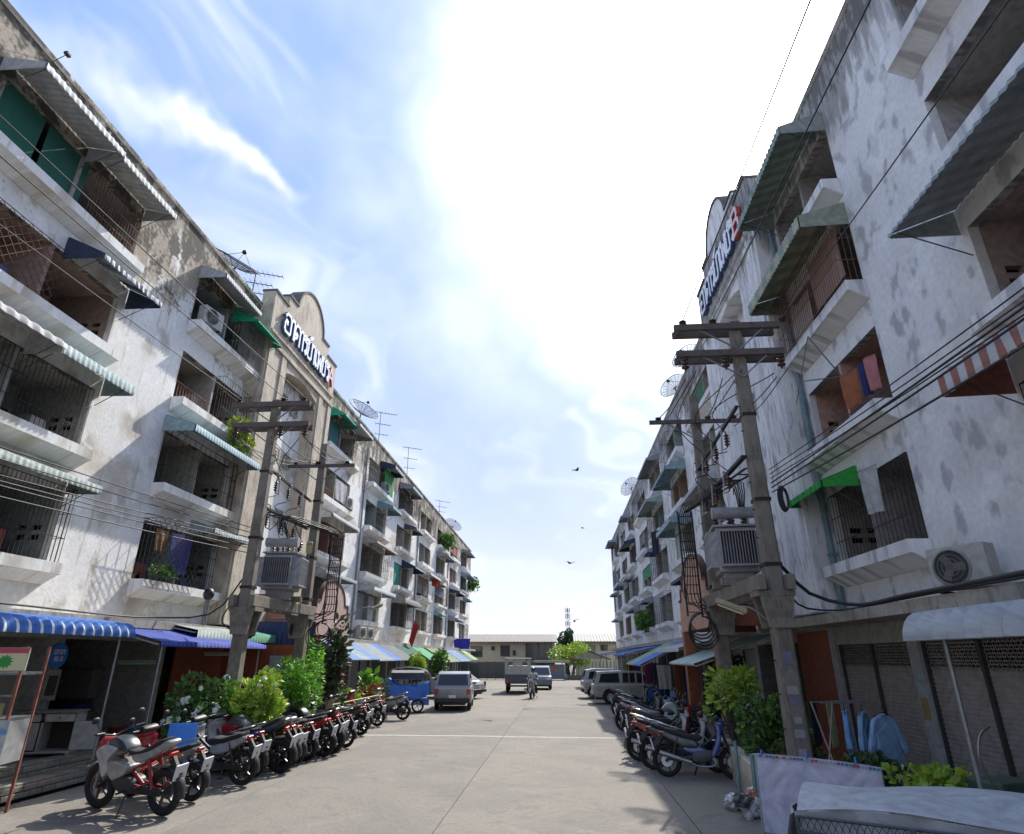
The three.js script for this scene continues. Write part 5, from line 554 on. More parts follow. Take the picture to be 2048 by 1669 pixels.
// ---------- shaded side, near ----------
{ const T = thing('low_wall', 'low stained concrete wall around the shaded plants and poles', 'wall', [3.52, 0, -13.9], -0.1); M('wall_body', rbox(-0.11, 0.11, -0.05, 0.62, -2.7, 2.7, 0.03), mConc, T); M('end_return', rbox(0.111, 0.75, -0.05, 0.6, -2.69, -2.47, 0.03), mConc, T); M('soil', box(0.112, 1.05, 0, 0.42, -2.46, 2.7), mDirt, T); for (const z of [0.5, 2.2]) M('pipe', cyl([-0.18, 0, z], [-0.16, 0.85, z], 0.035, 0.035, 8), mat(0.22, 0.36, 0.36, 0.5), T); }
{ const T = thing('rubbish_heap', 'heap of white plastic rubbish bags by the low wall', 'rubbish', [3.05, 0, -11.7]); const r = rng(61); for (let i = 0; i < 16; i++) { const s = 0.07 + r() * 0.12, g = new THREE.IcosahedronGeometry(s, 3), p = g.attributes.position; for (let k = 0; k < p.count; k++) { const x = p.getX(k), y = p.getY(k), z = p.getZ(k), f = 1 + 0.3 * n3(x * 9 + i * 7, y * 9, z * 9) + 0.12 * n3(x * 25, y * 25 + i, z * 25); p.setXYZ(k, x * f, Math.max(-s * 0.6, y * f * 0.8), z * f); } g.computeVertexNormals(); M('plastic_bag', g.translate((r() - 0.5) * 0.5, s * 0.6 + (i > 9 ? 0.14 : 0), (r() - 0.5) * 0.9), [mat(0.55, 0.56, 0.57, 0.25), mat(0.66, 0.66, 0.66, 0.25), mat(0.45, 0.14, 0.1, 0.4), mat(0.10, 0.10, 0.11, 0.5)][[0, 1, 0, 2, 1, 3, 0, 1, 0][i % 9]], T); } }
const cloth = (c, r = 0.9) => mat(...c, r);
{ const T = thing('white_sheet', 'white bed sheet with coloured trim pegged over a drying rail', 'sheet', [3.46, 0, -9.75], -0.52); const L = 0.78, f = sd => (t, v) => { const x = mix(-L, L, t), w = 0.02 * Math.sin(t * 17 + v * 3) * (1 - v) + 0.012 * Math.sin(t * 41 + 2 * v) * (1 - v); return [x, mix(sd > 0 ? 0.12 : 0.55, 1.06, v) - 0.05 * Math.pow(t, 3), sd * (0.03 + 0.06 * (1 - v)) + w]; };
  const m = M('sheet_cloth', [...slab(40, 20, f(1), 0.006), ...slab(40, 14, f(-1), 0.006)], cloth([0.66, 0.66, 0.82]), T); const r = rng(17), tr = []; for (let i = 0; i < 34; i++) tr.push(tint(box(-L + i * 0.046, -L + i * 0.046 + 0.035, 1.03 - 0.05 * Math.pow(i / 34, 3) - 0.005, 1.055 - 0.05 * Math.pow(i / 34, 3), 0.052, 0.06), [[0.1, 0.2, 0.5], [0.5, 0.1, 0.12], [0.5, 0.5, 0.6], [0.1, 0.4, 0.3]][r() * 4 | 0])); M('trim', tr, vcm, m, true);
  M('rail', [cyl([-L - 0.05, 1.045, 0], [L + 0.05, 1.0, 0], 0.014, 0.014, 8), bar([-L - 0.02, 0, 0.1], [-L - 0.02, 1.04, 0], 0.022), bar([L, 0, 0.1], [L, 1.0, 0], 0.022), bar([-L - 0.02, 0, -0.12], [-L - 0.02, 1.04, 0], 0.022)], mat(0.3, 0.42, 0.42, 0.5), T); for (const x of [-0.7, -0.1, 0.5]) M('peg', rbox(x - 0.012, x + 0.012, 1.03, 1.11, -0.03, 0.05, 0.004), flat(0.03, 0.22, 0.6, 0.5), T); }
{ const T = thing('covered_cart', 'street cart covered by a sagging grey tarpaulin on a steel frame', 'cart', [3.2, 0, -6.0], -0.45); T.scale.y = 0.905; const W = 1.15, D = 0.62;
  const tp = (t, v) => { const x = mix(-W, W, t), z = mix(D, -D, v); return [x, 1.31 + 0.09 * Math.sin(Math.PI * Math.min(1, v * 0.95)) + 0.03 * Math.sin(t * 7 + v * 4) + 0.05 * Math.sin(t * 3.1), z]; };
  M('tarpaulin', [...slab(40, 24, tp, 0.006), ...slab(24, 16, (t, v) => { const z = mix(D + 0.03, -D, t); return [-W - 0.06 - 0.28 * v + 0.02 * Math.sin(t * 17), mix(1.28, 0.12, v), z]; }, 0.005), ...slab(40, 16, (t, v) => { const x = mix(-W - 0.02, W, t); return [x, mix(tp(t, 0)[1] - 0.012, 0.1, v), D - 0.01 - 0.02 * (v > 0.05 ? 1 : 0) + 0.025 * Math.sin(t * 29 + v * 5)]; }, 0.005)], mat(0.46, 0.49, 0.54, 0.75), T);
  const fr = []; const fz = D + 0.06; for (const y of [1.28, 1.16, 0.98, 0.3]) fr.push(cyl([-W, y, fz], [W, y - 0.01, fz], 0.013, 0.013, 6)); for (const x of [-W, -0.35, 0.4, W]) fr.push(bar([x, 0, fz], [x, 1.28, fz], x == -0.35 ? 0.05 : 0.025)); fr.push(cyl([-W, 1.24, fz], [-W + 0.1, 1.3, -D], 0.015, 0.015, 6)); M('frame', fr, mat(0.08, 0.10, 0.12, 0.5, { metalness: 0.4 }), T);
  const ms = []; for (let i = 0; i < 46; i++) { const x = -W + i * 0.05; ms.push(bar([x, 1.16, fz], [x + 0.05, 1.27, fz], 0.005), bar([x + 0.05, 1.16, fz], [x, 1.27, fz], 0.005)); } M('wire_mesh', ms, mIron, T); for (const x of [-0.8, 0.8]) M('cart_wheel', new THREE.TorusGeometry(0.2, 0.035, 8, 20).rotateY(Math.PI / 2).translate(x, 0.235, -0.2), mTyre, T); }
function shirt(parent, x, y, z, ry, c, L = 0.72) { const g = toCreasedNormals(extr(smooth([[-0.05, 0], [-0.2, -0.05], [-0.3, -0.3], [-0.38, -0.52], [-0.29, -0.56], [-0.21, -0.3], [-0.23, -L], [0.23, -L], [0.21, -0.3], [0.29, -0.56], [0.38, -0.52], [0.3, -0.3], [0.2, -0.05], [0.05, 0]], 3), 0.08, 0.03, 2), 0.8); const p = g.attributes.position; for (let i = 0; i < p.count; i++) p.setZ(i, p.getZ(i) + 0.018 * Math.sin(p.getX(i) * 26) * Math.min(1, -p.getY(i) * 2)); g.computeVertexNormals(); const T = thing('hung_shirt', parent[0], 'shirt', [x, y, z], ry, parent[1]); M('cloth', g, cloth(c), T); M('collar', new THREE.TorusGeometry(0.05, 0.014, 5, 12).rotateX(1.3).translate(0, 0, 0), cloth(c), T); M('hanger', [tube([[-0.2, -0.03, 0], [0, 0.04, 0], [0.2, -0.03, 0]], 0.006, 4, 8), tube([[0, 0.04, 0], [0, 0.1, 0], [0.02, 0.13, 0], [0.04, 0.1, 0]], 0.005, 4, 8)], mIron, T); return T; }
{ const T = thing('clothes_rack', 'metal clothes drying rack holding blue shirts beside roller shutters', 'clothes rack', [4.78, 0.0, -11.72], 0.7); for (const z of [-0.18, 0, 0.18]) M('rail', cyl([-0.72, 1.66, z], [0.72, 1.64, z], 0.011, 0.011, 6), mat(0.5, 0.5, 0.5, 0.4, { metalness: 0.6 }), T); for (const x of [-0.7, 0.7]) { M('leg', bar([x, 1.66, -0.18], [x, 0.0, 0.24], 0.02), mAlu, T); M('leg', bar([x, 1.66, 0.18], [x, 0.0, -0.24], 0.02), mAlu, T); } M('tie_bar', bar([-0.7, 0.75, 0], [0.7, 0.75, 0], 0.016), mAlu, T);
  shirt(['pale blue long sleeved shirt hanging at the open end of the drying rack'], 5.18, 1.48, -11.32, 0.35, [0.28, 0.46, 0.72], 0.86); shirt(['mid blue shirt hanging side-on next to the yellow towel'], 4.78, 1.5, -11.75, 1.15, [0.20, 0.37, 0.62], 0.72); shirt(['faded blue shirt between the mid blue and pale blue shirts'], 4.98, 1.5, -11.55, 0.9, [0.22, 0.40, 0.62], 0.7);
  const tw = (label, x, z, c) => { const k = thing('hung_towel', label, 'towel', [x, 0, z], 0.9); M('cloth', slab(10, 10, (t, v) => [mix(-0.17, 0.17, t), mix(0.95, 1.64, v), 0.02 * Math.sin(t * 16)], 0.008), cloth(c), k); }; tw('yellow towel hanging on the drying rack', 4.6, -11.88, [0.45, 0.42, 0.22]); tw('black garment hanging on the drying rack', 4.38, -12.05, [0.015, 0.015, 0.03]); }
// ---------- things on the facades and roofs ----------
function aircon(label, x, y, z, ry) { const T = thing('air_conditioner', label, 'air conditioner', [x, y, z], ry); const m = mat(0.52, 0.52, 0.50, 0.55); M('case', rbox(-0.4, 0.4, 0.06, 0.66, -0.14, 0.14, 0.02), m, T); M('fan_ring', new THREE.TorusGeometry(0.25, 0.018, 6, 28).translate(-0.08, 0.36, 0.145), mat(0.4, 0.4, 0.38, 0.6), T); M('dark_fan_disc', cyl([-0.08, 0.36, 0.141], [-0.08, 0.36, 0.146], 0.24, 0.24, 24), mat(0.05, 0.05, 0.05, 0.7), T); M('fan_blades', [0, 1, 2].map(i => bar([-0.08, 0.36, 0.15], [-0.08 + Math.cos(i * 2.1) * 0.2, 0.36 + Math.sin(i * 2.1) * 0.2, 0.15], 0.11, 0.006)), mat(0.16, 0.16, 0.16, 0.6), T); M('guard', [0.06, 0.12, 0.18, 0.24].map(r => new THREE.TorusGeometry(r, 0.004, 4, 24).translate(-0.08, 0.36, 0.165)), mat(0.3, 0.3, 0.3, 0.5), T); M('bracket', [bar([-0.3, 0.03, -0.14], [-0.3, 0.03, 0.16], 0.04), bar([0.3, 0.03, -0.14], [0.3, 0.03, 0.16], 0.04)], mIron, T); }  // dark disc on the case front paints in the shade of a fan hollow
aircon('air conditioner outdoor unit on the sunlit ledge above blue striped awning', XL + 0.55, 3.2, -9.9, 1.25);
aircon('air conditioner outdoor unit on the shaded ledge above corrugated awning', XR - 0.5, 3.2, -9.3, -1.05);
aircon('air conditioner outdoor unit in a top floor balcony beside letter A gate', XL + 0.28, 12.04, -16.0, 1.35);
aircon('air conditioner outdoor unit on a top floor balcony past letter A gate', XL + 0.28, 12.04, -36.8, 1.4);
aircon('air conditioner outdoor unit on a low balcony past the pink porch', XL + 0.35, 3.2, -34.2, 1.4);
aircon('air conditioner outdoor unit standing next to another on the sunlit ledge', XL + 0.35, 3.2, -35.6, 1.4);
aircon('air conditioner outdoor unit on a third floor balcony past letter A gate', XL + 0.28, 9.44, -30.2, 1.5);
function dish(label, p, R, ry, tilt) { const T = thing('satellite_dish', label, 'satellite dish', p, ry); const g = [], prof = r => 0.32 * r * r / R; for (let i = 1; i <= 6; i++) { const r = R * i / 6; g.push(new THREE.TorusGeometry(r, i == 6 ? 0.02 : 0.006, 4, 36).translate(0, 0, prof(r))); } for (let k = 0; k < 16; k++) { const a = k * Math.PI / 8; g.push(tube([0, 0.35, 0.7, 1].map(t => [Math.cos(a) * R * t, Math.sin(a) * R * t, prof(R * t)]), 0.01, 4, 6)); } const D = M('dish_ribs', g.map(q => q.rotateX(tilt)), mIron, T); M('mesh_skin', sheet(32, 6, (t, v) => { const a = t * 6.2832, r = R * mix(0.05, 1, v); return [Math.cos(a) * r, Math.sin(a) * r, prof(r)]; }).rotateX(tilt), flat(0.10, 0.12, 0.16, 0.6, { transparent: true, opacity: 0.35 }), D); const f = V(0, 0, R * 0.8).applyAxisAngle(V(1, 0, 0), tilt); M('feed_horn', [...[0, 2.1, 4.2].map(a => { const e = V(Math.cos(a) * R * 0.8, Math.sin(a) * R * 0.8, prof(R * 0.8)).applyAxisAngle(V(1, 0, 0), tilt); return cyl(e, f, 0.01, 0.01, 5); }), sph([f.x, f.y, f.z], 0.09, 8, 6)], mIron, T); M('mast', cyl([0, -R * 0.9, -0.15], [0, 0, 0], 0.035, 0.035, 8), mIron, T); }
dish('black mesh satellite dish on the sunlit roof before letter A gate', [XL - 0.7, 16.0, -18.2], 0.85, 1.1, -0.9);
dish('bluish mesh satellite dish on the sunlit roof past letter A gate', [XL - 0.6, 16.2, -33.3], 1.0, 1.0, -0.75);
dish('small blue satellite dish on the far sunlit roof', [XL - 0.5, 15.8, -66], 1.0, 0.8, -0.7);
dish('large wire satellite dish leaning over the near shaded parapet', [XR + 0.15, 15.75, -8.6], 0.95, -1.0, -0.3);
dish('large wire satellite dish on the shaded parapet near the frame edge', [XR + 0.2, 15.85, -7.0], 0.9, -1.0, -0.3);
dish('pale satellite dish on the shaded roof past letter B gate', [XR + 0.1, 15.6, -26.2], 0.7, -0.8, -0.4);
dish('pale satellite dish behind another on the shaded roof', [XR + 0.1, 15.6, -29.6], 0.75, -0.8, -0.4);
dish('pale satellite dish on the far shaded roof', [XR + 0.0, 15.6, -50], 0.9, -0.8, -0.4);
function antenna(label, p, h, ry) { const T = thing('tv_antenna', label, 'antenna', p, ry); M('mast', cyl([0, 0, 0], [0, h, 0], 0.022, 0.018, 6), mIron, T); for (const [y, L, n] of [[h, 1.5, 9], [h * 0.68, 1.0, 6], [h * 0.4, 0.8, 4]]) { const g = [bar([-L * 0.3, y, 0], [L * 0.7, y - 0.12 * L, 0], 0.025)]; for (let i = 0; i < n; i++) { const t = i / (n - 1), x = mix(-L * 0.3, L * 0.7, t), yy = y - 0.12 * L * t; g.push(bar([x, yy, -0.3 + 0.14 * t], [x, yy, 0.3 - 0.14 * t], 0.014)); } M('antenna_array', g, mIron, T); } }
antenna('tv antenna beside the black mesh dish on the sunlit roof', [XL - 0.5, 15.0, -19.3], 1.6, 0.2); antenna('tall tv antenna with three arrays on the sunlit roof', [XL - 0.4, 15.0, -36.6], 2.6, 0.2); antenna('tv antenna with two lamps on the farther sunlit roof', [XL - 0.4, 15.0, -44.5], 2.8, 0.15); antenna('small tv antenna on the far sunlit parapet', [XL - 0.4, 15.0, -58], 1.8, 0.3);
{ const T = thing('floodlight', 'small lamp on a rod above the sunlit parapet', 'lamp', [XL + 0.05, 14.9, -8.9]); T.scale.setScalar(0.6); M('rod', bar([0, 0, 0], [0.5, 0.25, 0.05], 0.02), mIron, T); M('lamp_head', [rbox(0.46, 0.62, 0.2, 0.32, -0.06, 0.16, 0.02)], mIron, T); }
function hung(name, label, p, ry, w, h, c, cat = 'laundry') { const T = thing(name, label, cat, p, ry); M('cloth', slab(12, 10, (t, v) => [mix(-w / 2, w / 2, t) * (0.85 + 0.15 * v), -h * (1 - v), 0.03 * Math.sin(t * 13 + v * 2) * (1 - v) + 0.02 * Math.sin(t * 5)], 0.006), cloth(c), T); M('line', bar([-w * 0.6, 0.01, 0], [w * 0.6, 0.01, 0], 0.008), mIron, T); return T; }
hung('hung_cloth', 'white cloth hanging from the caged low balcony of the shaded block', [XR - 0.35, 5.72, -11.6], -1.4, 0.5, 0.85, [0.55, 0.55, 0.56]);
hung('hung_cloth', 'brick orange cloth hanging in the open pink balcony', [XR - 0.15, 7.9, -11.9], -1.4, 0.55, 0.75, [0.42, 0.14, 0.06]);
hung('hung_cloth', 'navy and white cloth hanging in the open pink balcony', [XR - 0.12, 7.85, -11.35], -1.2, 0.22, 0.7, [0.03, 0.04, 0.16]);
hung('hung_cloth', 'pink cloth hanging in the open pink balcony', [XR - 0.12, 7.85, -11.05], -1.2, 0.28, 0.7, [0.55, 0.22, 0.24]);
hung('hung_cloth', 'white cloth hanging on a balcony past letter A gate', [XL + 0.3, 10.6, -29.0], 1.5, 1.5, 1.0, [0.6, 0.6, 0.62]);
hung('hung_cloth', 'patterned blue and white cloth hanging behind the diamond grille', [XL + 0.2, 5.65, -17.0], 1.45, 0.9, 1.1, [0.10, 0.10, 0.34]);
hung('hung_cloth', 'rust brown cloth hanging behind the diamond grille', [XL + 0.15, 5.65, -16.1], 1.45, 0.5, 0.6, [0.26, 0.11, 0.05]);
hung('hung_cloth', 'red cloth on a rail far along the sunlit block', [XL + 0.7, 8.5, -52.5], 1.2, 1.5, 0.6, [0.55, 0.06, 0.03]);
hung('hung_cloth', 'dark navy cloth hung from the shaded block', [XR - 0.9, 8.9, -34.2], -1.2, 0.8, 1.3, [0.015, 0.018, 0.04]);
hung('banner', 'bright blue banner near the far end of the sunlit block', [XL + 1.0, 4.1, -66], 0.35, 1.8, 1.0, [0.08, 0.07, 0.62], 'banner');
{ const T = thing('flag', 'red flag on a leaning pole over the dark green awning', 'flag', [XL + 0.9, 3.2, -43], 0.2); T.scale.setScalar(0.75); M('pole', cyl([0, 0, 0], [0.4, 2.0, 0], 0.02, 0.02, 6), mIron, T); M('cloth', slab(10, 14, (t, v) => [0.05 + 0.38 * v + 0.45 * t * (0.6 + 0.4 * v), 0.15 + 1.8 * v - 0.5 * t, 0.05 * Math.sin(v * 9 + t * 3)], 0.006), cloth([0.45, 0.03, 0.03]), T); }
{ const T = thing('bracket_arm', 'thin drying arm reaching out of the open pink balcony', 'drying rack', [XR, 8.1, -12.3]); M('arm', [bar([0.2, -0.6, 0], [-0.75, 0.75, 0.3], 0.022), bar([-0.75, 0.75, 0.3], [-0.45, -0.02, -1.6], 0.018), bar([0, 0, -0.2], [-0.6, 0.1, -0.6], 0.018)], mZinc, T); }
{ const T = thing('wall_lamp', 'black round lamp on a short pipe above green edged awning', 'lamp', [XL + 0.6, 3.2, -18.2]); M('pipe', cyl([0, 0, 0], [0, 0.75, 0], 0.07, 0.07, 8), mZinc, T); M('head', sph([0, 0.9, 0], 0.16, 12, 10, 1, 1.15, 1), mBlk, T); }
for (let i = 0; i < 2; i++) tag(M('signal_disc', cyl([0, 0, 0], [0.06, 0, 0], 0.18, 0.18, 16).translate([-8.35, -8.0][i], [3.55, 3.1][i], [-18.9, -18.5][i]), mBlk), ['black disc hung on far sunlit pole facing the porch', 'black disc hung low on far sunlit pole'][i], 'disc');
// goods under the far shaded awnings
{ const r = rng(123), cl = [[0.45, 0.10, 0.3], [0.5, 0.2, 0.06], [0.12, 0.15, 0.4], [0.5, 0.48, 0.45], [0.4, 0.05, 0.05], [0.08, 0.08, 0.1], [0.2, 0.3, 0.45], [0.5, 0.4, 0.1]], nm = ['magenta', 'orange', 'navy', 'cream', 'dark red', 'black', 'denim blue', 'mustard'];
  for (let i = 0; i < 16; i++) { const k = i % 8, z = -24 - i * 1.35; hung('hung_garment', nm[k] + (i < 8 ? ' garment hanging near the cream awning' : ' garment hanging under the steep or blue awnings'), [4.55 + (r() - 0.5) * 0.7, 2.05, z], 0.2 + r() * 0.8, 0.5 + r() * 0.2, 0.8 + r() * 0.4, cl[k], 'garment'); } }
{ const tub = (label, p, c, s = 1) => { const T = thing('plastic_tub', label, 'tub', p); M('bowl', lathe([[0, 0.02], [0.3, 0.02], [0.42, 0.55], [0.46, 0.56], [0.46, 0.6], [0.4, 0.6], [0.28, 0.05], [0, 0.05]].map(q => [q[0] * s, q[1] * s]), 20), mat(...c, 0.45), T); }; tub('big blue plastic tub beside the silver pickup', [4.6, 0.15, -32.5], [0.02, 0.12, 0.45], 1.4); tub('small teal plastic bucket in front of the dark shop', [-9.9, 0.47, -15.1], [0.03, 0.16, 0.24], 0.6); tub('red plastic bucket in front of the dark shop', [-10.6, 0.47, -15.4], [0.3, 0.05, 0.04], 0.55);
  const crate = (label, x, y, z, c) => { const T = thing('crate', label, 'crate', [x, y, z], 0.3); for (const k of [0, 1, 2]) M('slat_band', [box(-0.25, 0.25, 0.02 + k * 0.1, 0.09 + k * 0.1, 0.17, 0.185), box(-0.25, 0.25, 0.02 + k * 0.1, 0.09 + k * 0.1, -0.185, -0.17), box(-0.25, -0.235, 0.02 + k * 0.1, 0.09 + k * 0.1, -0.169, 0.169), box(0.235, 0.25, 0.02 + k * 0.1, 0.09 + k * 0.1, -0.169, 0.169)], mat(...c, 0.6), T); M('base', box(-0.25, 0.25, 0, 0.018, -0.185, 0.185), mat(...c, 0.6), T); };
  crate('dark red crate before the roller shutters', 5.75, 0.15, -9.6, [0.2, 0.06, 0.05]); crate('grey crate before the roller shutters', 5.7, 0.15, -10.3, [0.2, 0.2, 0.2]); crate('olive crate on top of the grey crate', 5.7, 0.47, -10.3, [0.14, 0.15, 0.09]); }
chair('white plastic chair beside the corrugated awning post', [5.1, 0.15, -9.6], 0.6, [0.55, 0.54, 0.46]);
{ const T = thing('pushcart', 'green cart with round black hood beside the awning post', 'cart', [5.25, 0.15, -8.75], 0.3); M('body', rbox(-0.3, 0.3, 0.3, 0.85, -0.25, 0.25, 0.03), mat(0.07, 0.12, 0.09, 0.7), T); M('hood', sph([0.42, 0.55, 0.1], 0.42, 16, 12, 0.8, 1, 0.6), mBlk, T); M('handle', tube([[-0.3, 0.85, 0.1], [-0.36, 1.15, 0.1], [-0.25, 1.35, 0.1], [-0.1, 1.42, 0.1]], 0.014, 6, 12), mAlu, T); for (const x of [-0.2, 0.2]) M('wheel', new THREE.TorusGeometry(0.13, 0.03, 6, 16).translate(x, 0.16, 0.28), mTyre, T); }
{ const T = thing('pillar_poster', 'pale blue and ochre posters on the pillar between roller shutters', 'poster', [XR - 0.003, 0, -8.65 - 3.45], -Math.PI / 2); M('paper', box(-0.12, 0.1, 1.75, 2.15, 0, 0.004), mat(0.38, 0.44, 0.46, 0.8), T); M('paper', box(-0.1, 0.12, 1.35, 1.7, 0, 0.005), mat(0.36, 0.27, 0.11, 0.8), T); M('paper', box(-0.08, 0.08, 2.2, 2.32, 0, 0.004), mat(0.45, 0.45, 0.45, 0.8), T); }
// ---------- vehicles: x forward ----------
const mCarGlass = flat(0.02, 0.025, 0.03, 0.05);
function car(label, kind, x, z, ry, c, o = {}) {
  const T = thing(kind == 'pickup' ? 'pickup_truck' : 'car', label, kind == 'pickup' ? 'pickup' : 'car', [x, 0, z], ry); if (o.s) T.scale.setScalar(o.s);
  const P = paint(c), W = 1.74; const prof = kind == 'pickup' ? { L: 2.5, body: [[-2.5, 0.5], [-2.5, 1.02], [-2.45, 1.06], [1.15, 1.08], [1.6, 1.04], [2.3, 0.92], [2.48, 0.72], [2.5, 0.42], [2.3, 0.34], [-2.3, 0.36]], cab: [[-2.42, 1.05], [-2.2, 1.72], [-0.9, 1.78], [0.25, 1.76], [0.6, 1.66], [1.25, 1.06]], win: [[[-2.15, 1.14], [-2.0, 1.6], [-0.98, 1.65], [-0.95, 1.14]], [[-0.78, 1.14], [-0.76, 1.65], [-0.08, 1.67], [-0.06, 1.14]], [[0.04, 1.14], [0.04, 1.66], [0.4, 1.62], [0.92, 1.14]]], wx: [-1.5, 1.55], R: 0.37 } : kind == 'sedan' ? { body: [[-2.15, 0.45], [-2.2, 0.8], [-2.1, 0.95], [-1.5, 1.0], [0.9, 0.98], [1.9, 0.84], [2.15, 0.66], [2.15, 0.38], [1.9, 0.28], [-2.0, 0.3]], cab: [[-1.75, 0.98], [-1.1, 1.4], [-0.5, 1.46], [0.1, 1.42], [0.95, 0.98]], win: [[[-1.35, 1.03], [-0.98, 1.34], [-0.5, 1.38], [-0.48, 1.03]], [[-0.4, 1.03], [-0.42, 1.38], [0.05, 1.36], [0.62, 1.03]]], wx: [-1.3, 1.35], R: 0.31 } : { body: [[-1.9, 0.5], [-1.95, 0.95], [-1.85, 1.05], [1.0, 1.04], [1.8, 0.92], [2.0, 0.7], [2.0, 0.4], [1.8, 0.32], [-1.8, 0.34]], cab: [[-1.88, 1.03], [-1.7, 1.6], [-1.2, 1.7], [0.1, 1.68], [0.4, 1.6], [1.1, 1.03]], win: [[[-1.6, 1.1], [-1.5, 1.5], [-0.95, 1.58], [-0.95, 1.1]], [[-0.85, 1.1], [-0.85, 1.58], [-0.1, 1.58], [-0.08, 1.1]], [[0.0, 1.1], [0.0, 1.57], [0.28, 1.54], [0.75, 1.1]]], wx: [-1.25, 1.25], R: 0.34 };
  const arch = (pts) => { const s = new THREE.Shape(pts.map(p => new THREE.Vector2(...p))); for (const wx of prof.wx) { const h = new THREE.Path(); h.absarc(wx, prof.R + 0.02, prof.R + 0.07, 0, Math.PI, false); h.lineTo(wx + prof.R + 0.07, Math.max(0.4, prof.R + 0.02)); s.holes.push(h); } return s; };
  const clip = []; for (const p of prof.body) clip.push(p); // lower edge carries the wheel arches
  const low = []; const bl = prof.body; const s = new THREE.Shape(); s.moveTo(...bl[0]); for (let i = 1; i < bl.length - 1; i++) s.lineTo(...bl[i]); const yb = bl[bl.length - 1][1]; for (const wx of [...prof.wx].reverse()) { const r = prof.R + 0.07, cy = prof.R, a = Math.asin(Math.min(0.95, (yb - cy) / r)); s.lineTo(wx + Math.cos(a) * r, yb); s.absarc(wx, cy, r, a, Math.PI - a, false); } s.lineTo(...bl[bl.length - 1]);
  const ex = (shape, w, b) => toCreasedNormals(new THREE.ExtrudeGeometry(shape, { depth: w - 2 * b, bevelEnabled: true, bevelThickness: b, bevelSize: b, bevelOffset: -b, bevelSegments: 3, curveSegments: 10 }).translate(0, 0, -w / 2 + b), 0.6);
  const B = M('body', ex(s, W, 0.06), P, T); const cab = ex(new THREE.Shape(prof.cab.map(p => new THREE.Vector2(...p))), W - 0.06, 0.06), cp = cab.attributes.position; for (let i = 0; i < cp.count; i++) cp.setZ(i, cp.getZ(i) * (1 - 0.13 * Math.max(0, (cp.getY(i) - 1.0) / 0.7))); cab.computeVertexNormals(); M('cabin', cab, P, T);
  for (const w of prof.win) for (const k of [-1, 1]) { const g = new THREE.ShapeGeometry(new THREE.Shape(w.map(p => new THREE.Vector2(...p)))), p = g.attributes.position; for (let i = 0; i < p.count; i++) p.setZ(i, k * ((W - 0.06) / 2 * (1 - 0.13 * Math.max(0, (p.getY(i) - 1.0) / 0.7)) + 0.004)); M('side_window', g, mCarGlass, T); }
  const n = prof.cab.length, ws = prof.cab[n - 1], wt = prof.cab[n - 2], rs = prof.cab[0], rt = prof.cab[1]; const scr = (a, b, d) => sheet(6, 4, (t, v) => { const q = mix(0.1, 0.9, v), k = 1 - 0.13 * Math.max(0, (mix(a[1], b[1], q) - 1) / 0.7); return [mix(a[0], b[0], q) + d * 0.012, mix(a[1], b[1], q) + 0.012, mix(-1, 1, t) * (W / 2 - 0.14) * k]; }); M('windscreen', scr(ws, wt, 1), mCarGlass, T); M('rear_window', scr(rs, rt, -1), mCarGlass, T);
  const F = Math.max(...bl.map(p => p[0])), Rr = Math.min(...bl.map(p => p[0])), fy = 0.68; for (const k of [-1, 1]) { M('headlight', rbox(F - 0.16, F - 0.03, fy, fy + 0.14, k * 0.62 - 0.17, k * 0.62 + 0.17, 0.03), mLens, T); M('tail_light', rbox(Rr - 0.01, Rr + 0.08, 0.72, 0.96, k * 0.74 - 0.08, k * 0.74 + 0.08, 0.02), mTail, T); M('wing_mirror', rbox(0.62 - (kind == 'sedan' ? 0.1 : 0), 0.78, 1.05, 1.18, k * (W / 2 + 0.08) - 0.07, k * (W / 2 + 0.08) + 0.07, 0.03), P, T); }
  M('front_bumper', rbox(F - 0.1, F + 0.04, 0.34, 0.56, -W / 2 + 0.06, W / 2 - 0.06, 0.04), o.bump || P, T); M('rear_bumper', rbox(Rr - 0.06, Rr + 0.08, 0.36, 0.54, -W / 2 + 0.06, W / 2 - 0.06, 0.04), mBlk, T); M('number_plate', rbox(Rr - 0.075, Rr - 0.06, 0.56, 0.7, -0.17, 0.17, 0.003), mPlate, T);
  M('underbody', box(Rr + 0.15, F - 0.15, 0.25, 0.5, -0.6, 0.6), mBlk, T);
  for (const wx of prof.wx) for (const k of [-1, 1]) { const w = M('wheel', [new THREE.TorusGeometry(prof.R - 0.09, 0.09, 10, 26).scale(1, 1, 1.1), cyl([0, 0, -0.06], [0, 0, 0.06], prof.R - 0.14, prof.R - 0.14, 18)], mTyre, T); w.position.set(wx, prof.R, k * (W / 2 - 0.1)); M('rim', [cyl([0, 0, k * 0.062], [0, 0, k * 0.085], prof.R - 0.15, prof.R - 0.17, 18), ...[0, 1, 2, 3, 4, 5].map(i => bar([0, 0, k * 0.09], [Math.cos(i * 1.047) * (prof.R - 0.16), Math.sin(i * 1.047) * (prof.R - 0.16), k * 0.09], 0.05, 0.02))], mAlu, w); }
  if (kind == 'pickup') { const l = []; for (const xx of [-0.86, 0.0, 1.0]) for (const k of [-1, 1]) l.push(box(xx - 0.006, xx + 0.006, 0.46, 1.03, k * (W / 2 + 0.0005), k * (W / 2 + 0.004))); M('door_gap', l, mBlk, T); for (const xx of [-0.7, 0.15]) for (const k of [-1, 1]) M('door_handle', rbox(xx, xx + 0.16, 0.93, 0.96, k * (W / 2 + 0.01) - 0.015, k * (W / 2 + 0.01) + 0.015, 0.006), mAlu, T); }
  return T; }
car('silver beige pickup with canopy parked nose to the shaded shops', 'pickup', 4.0, -36.6, 0.02, [0.42, 0.40, 0.35], { s: 0.94 });
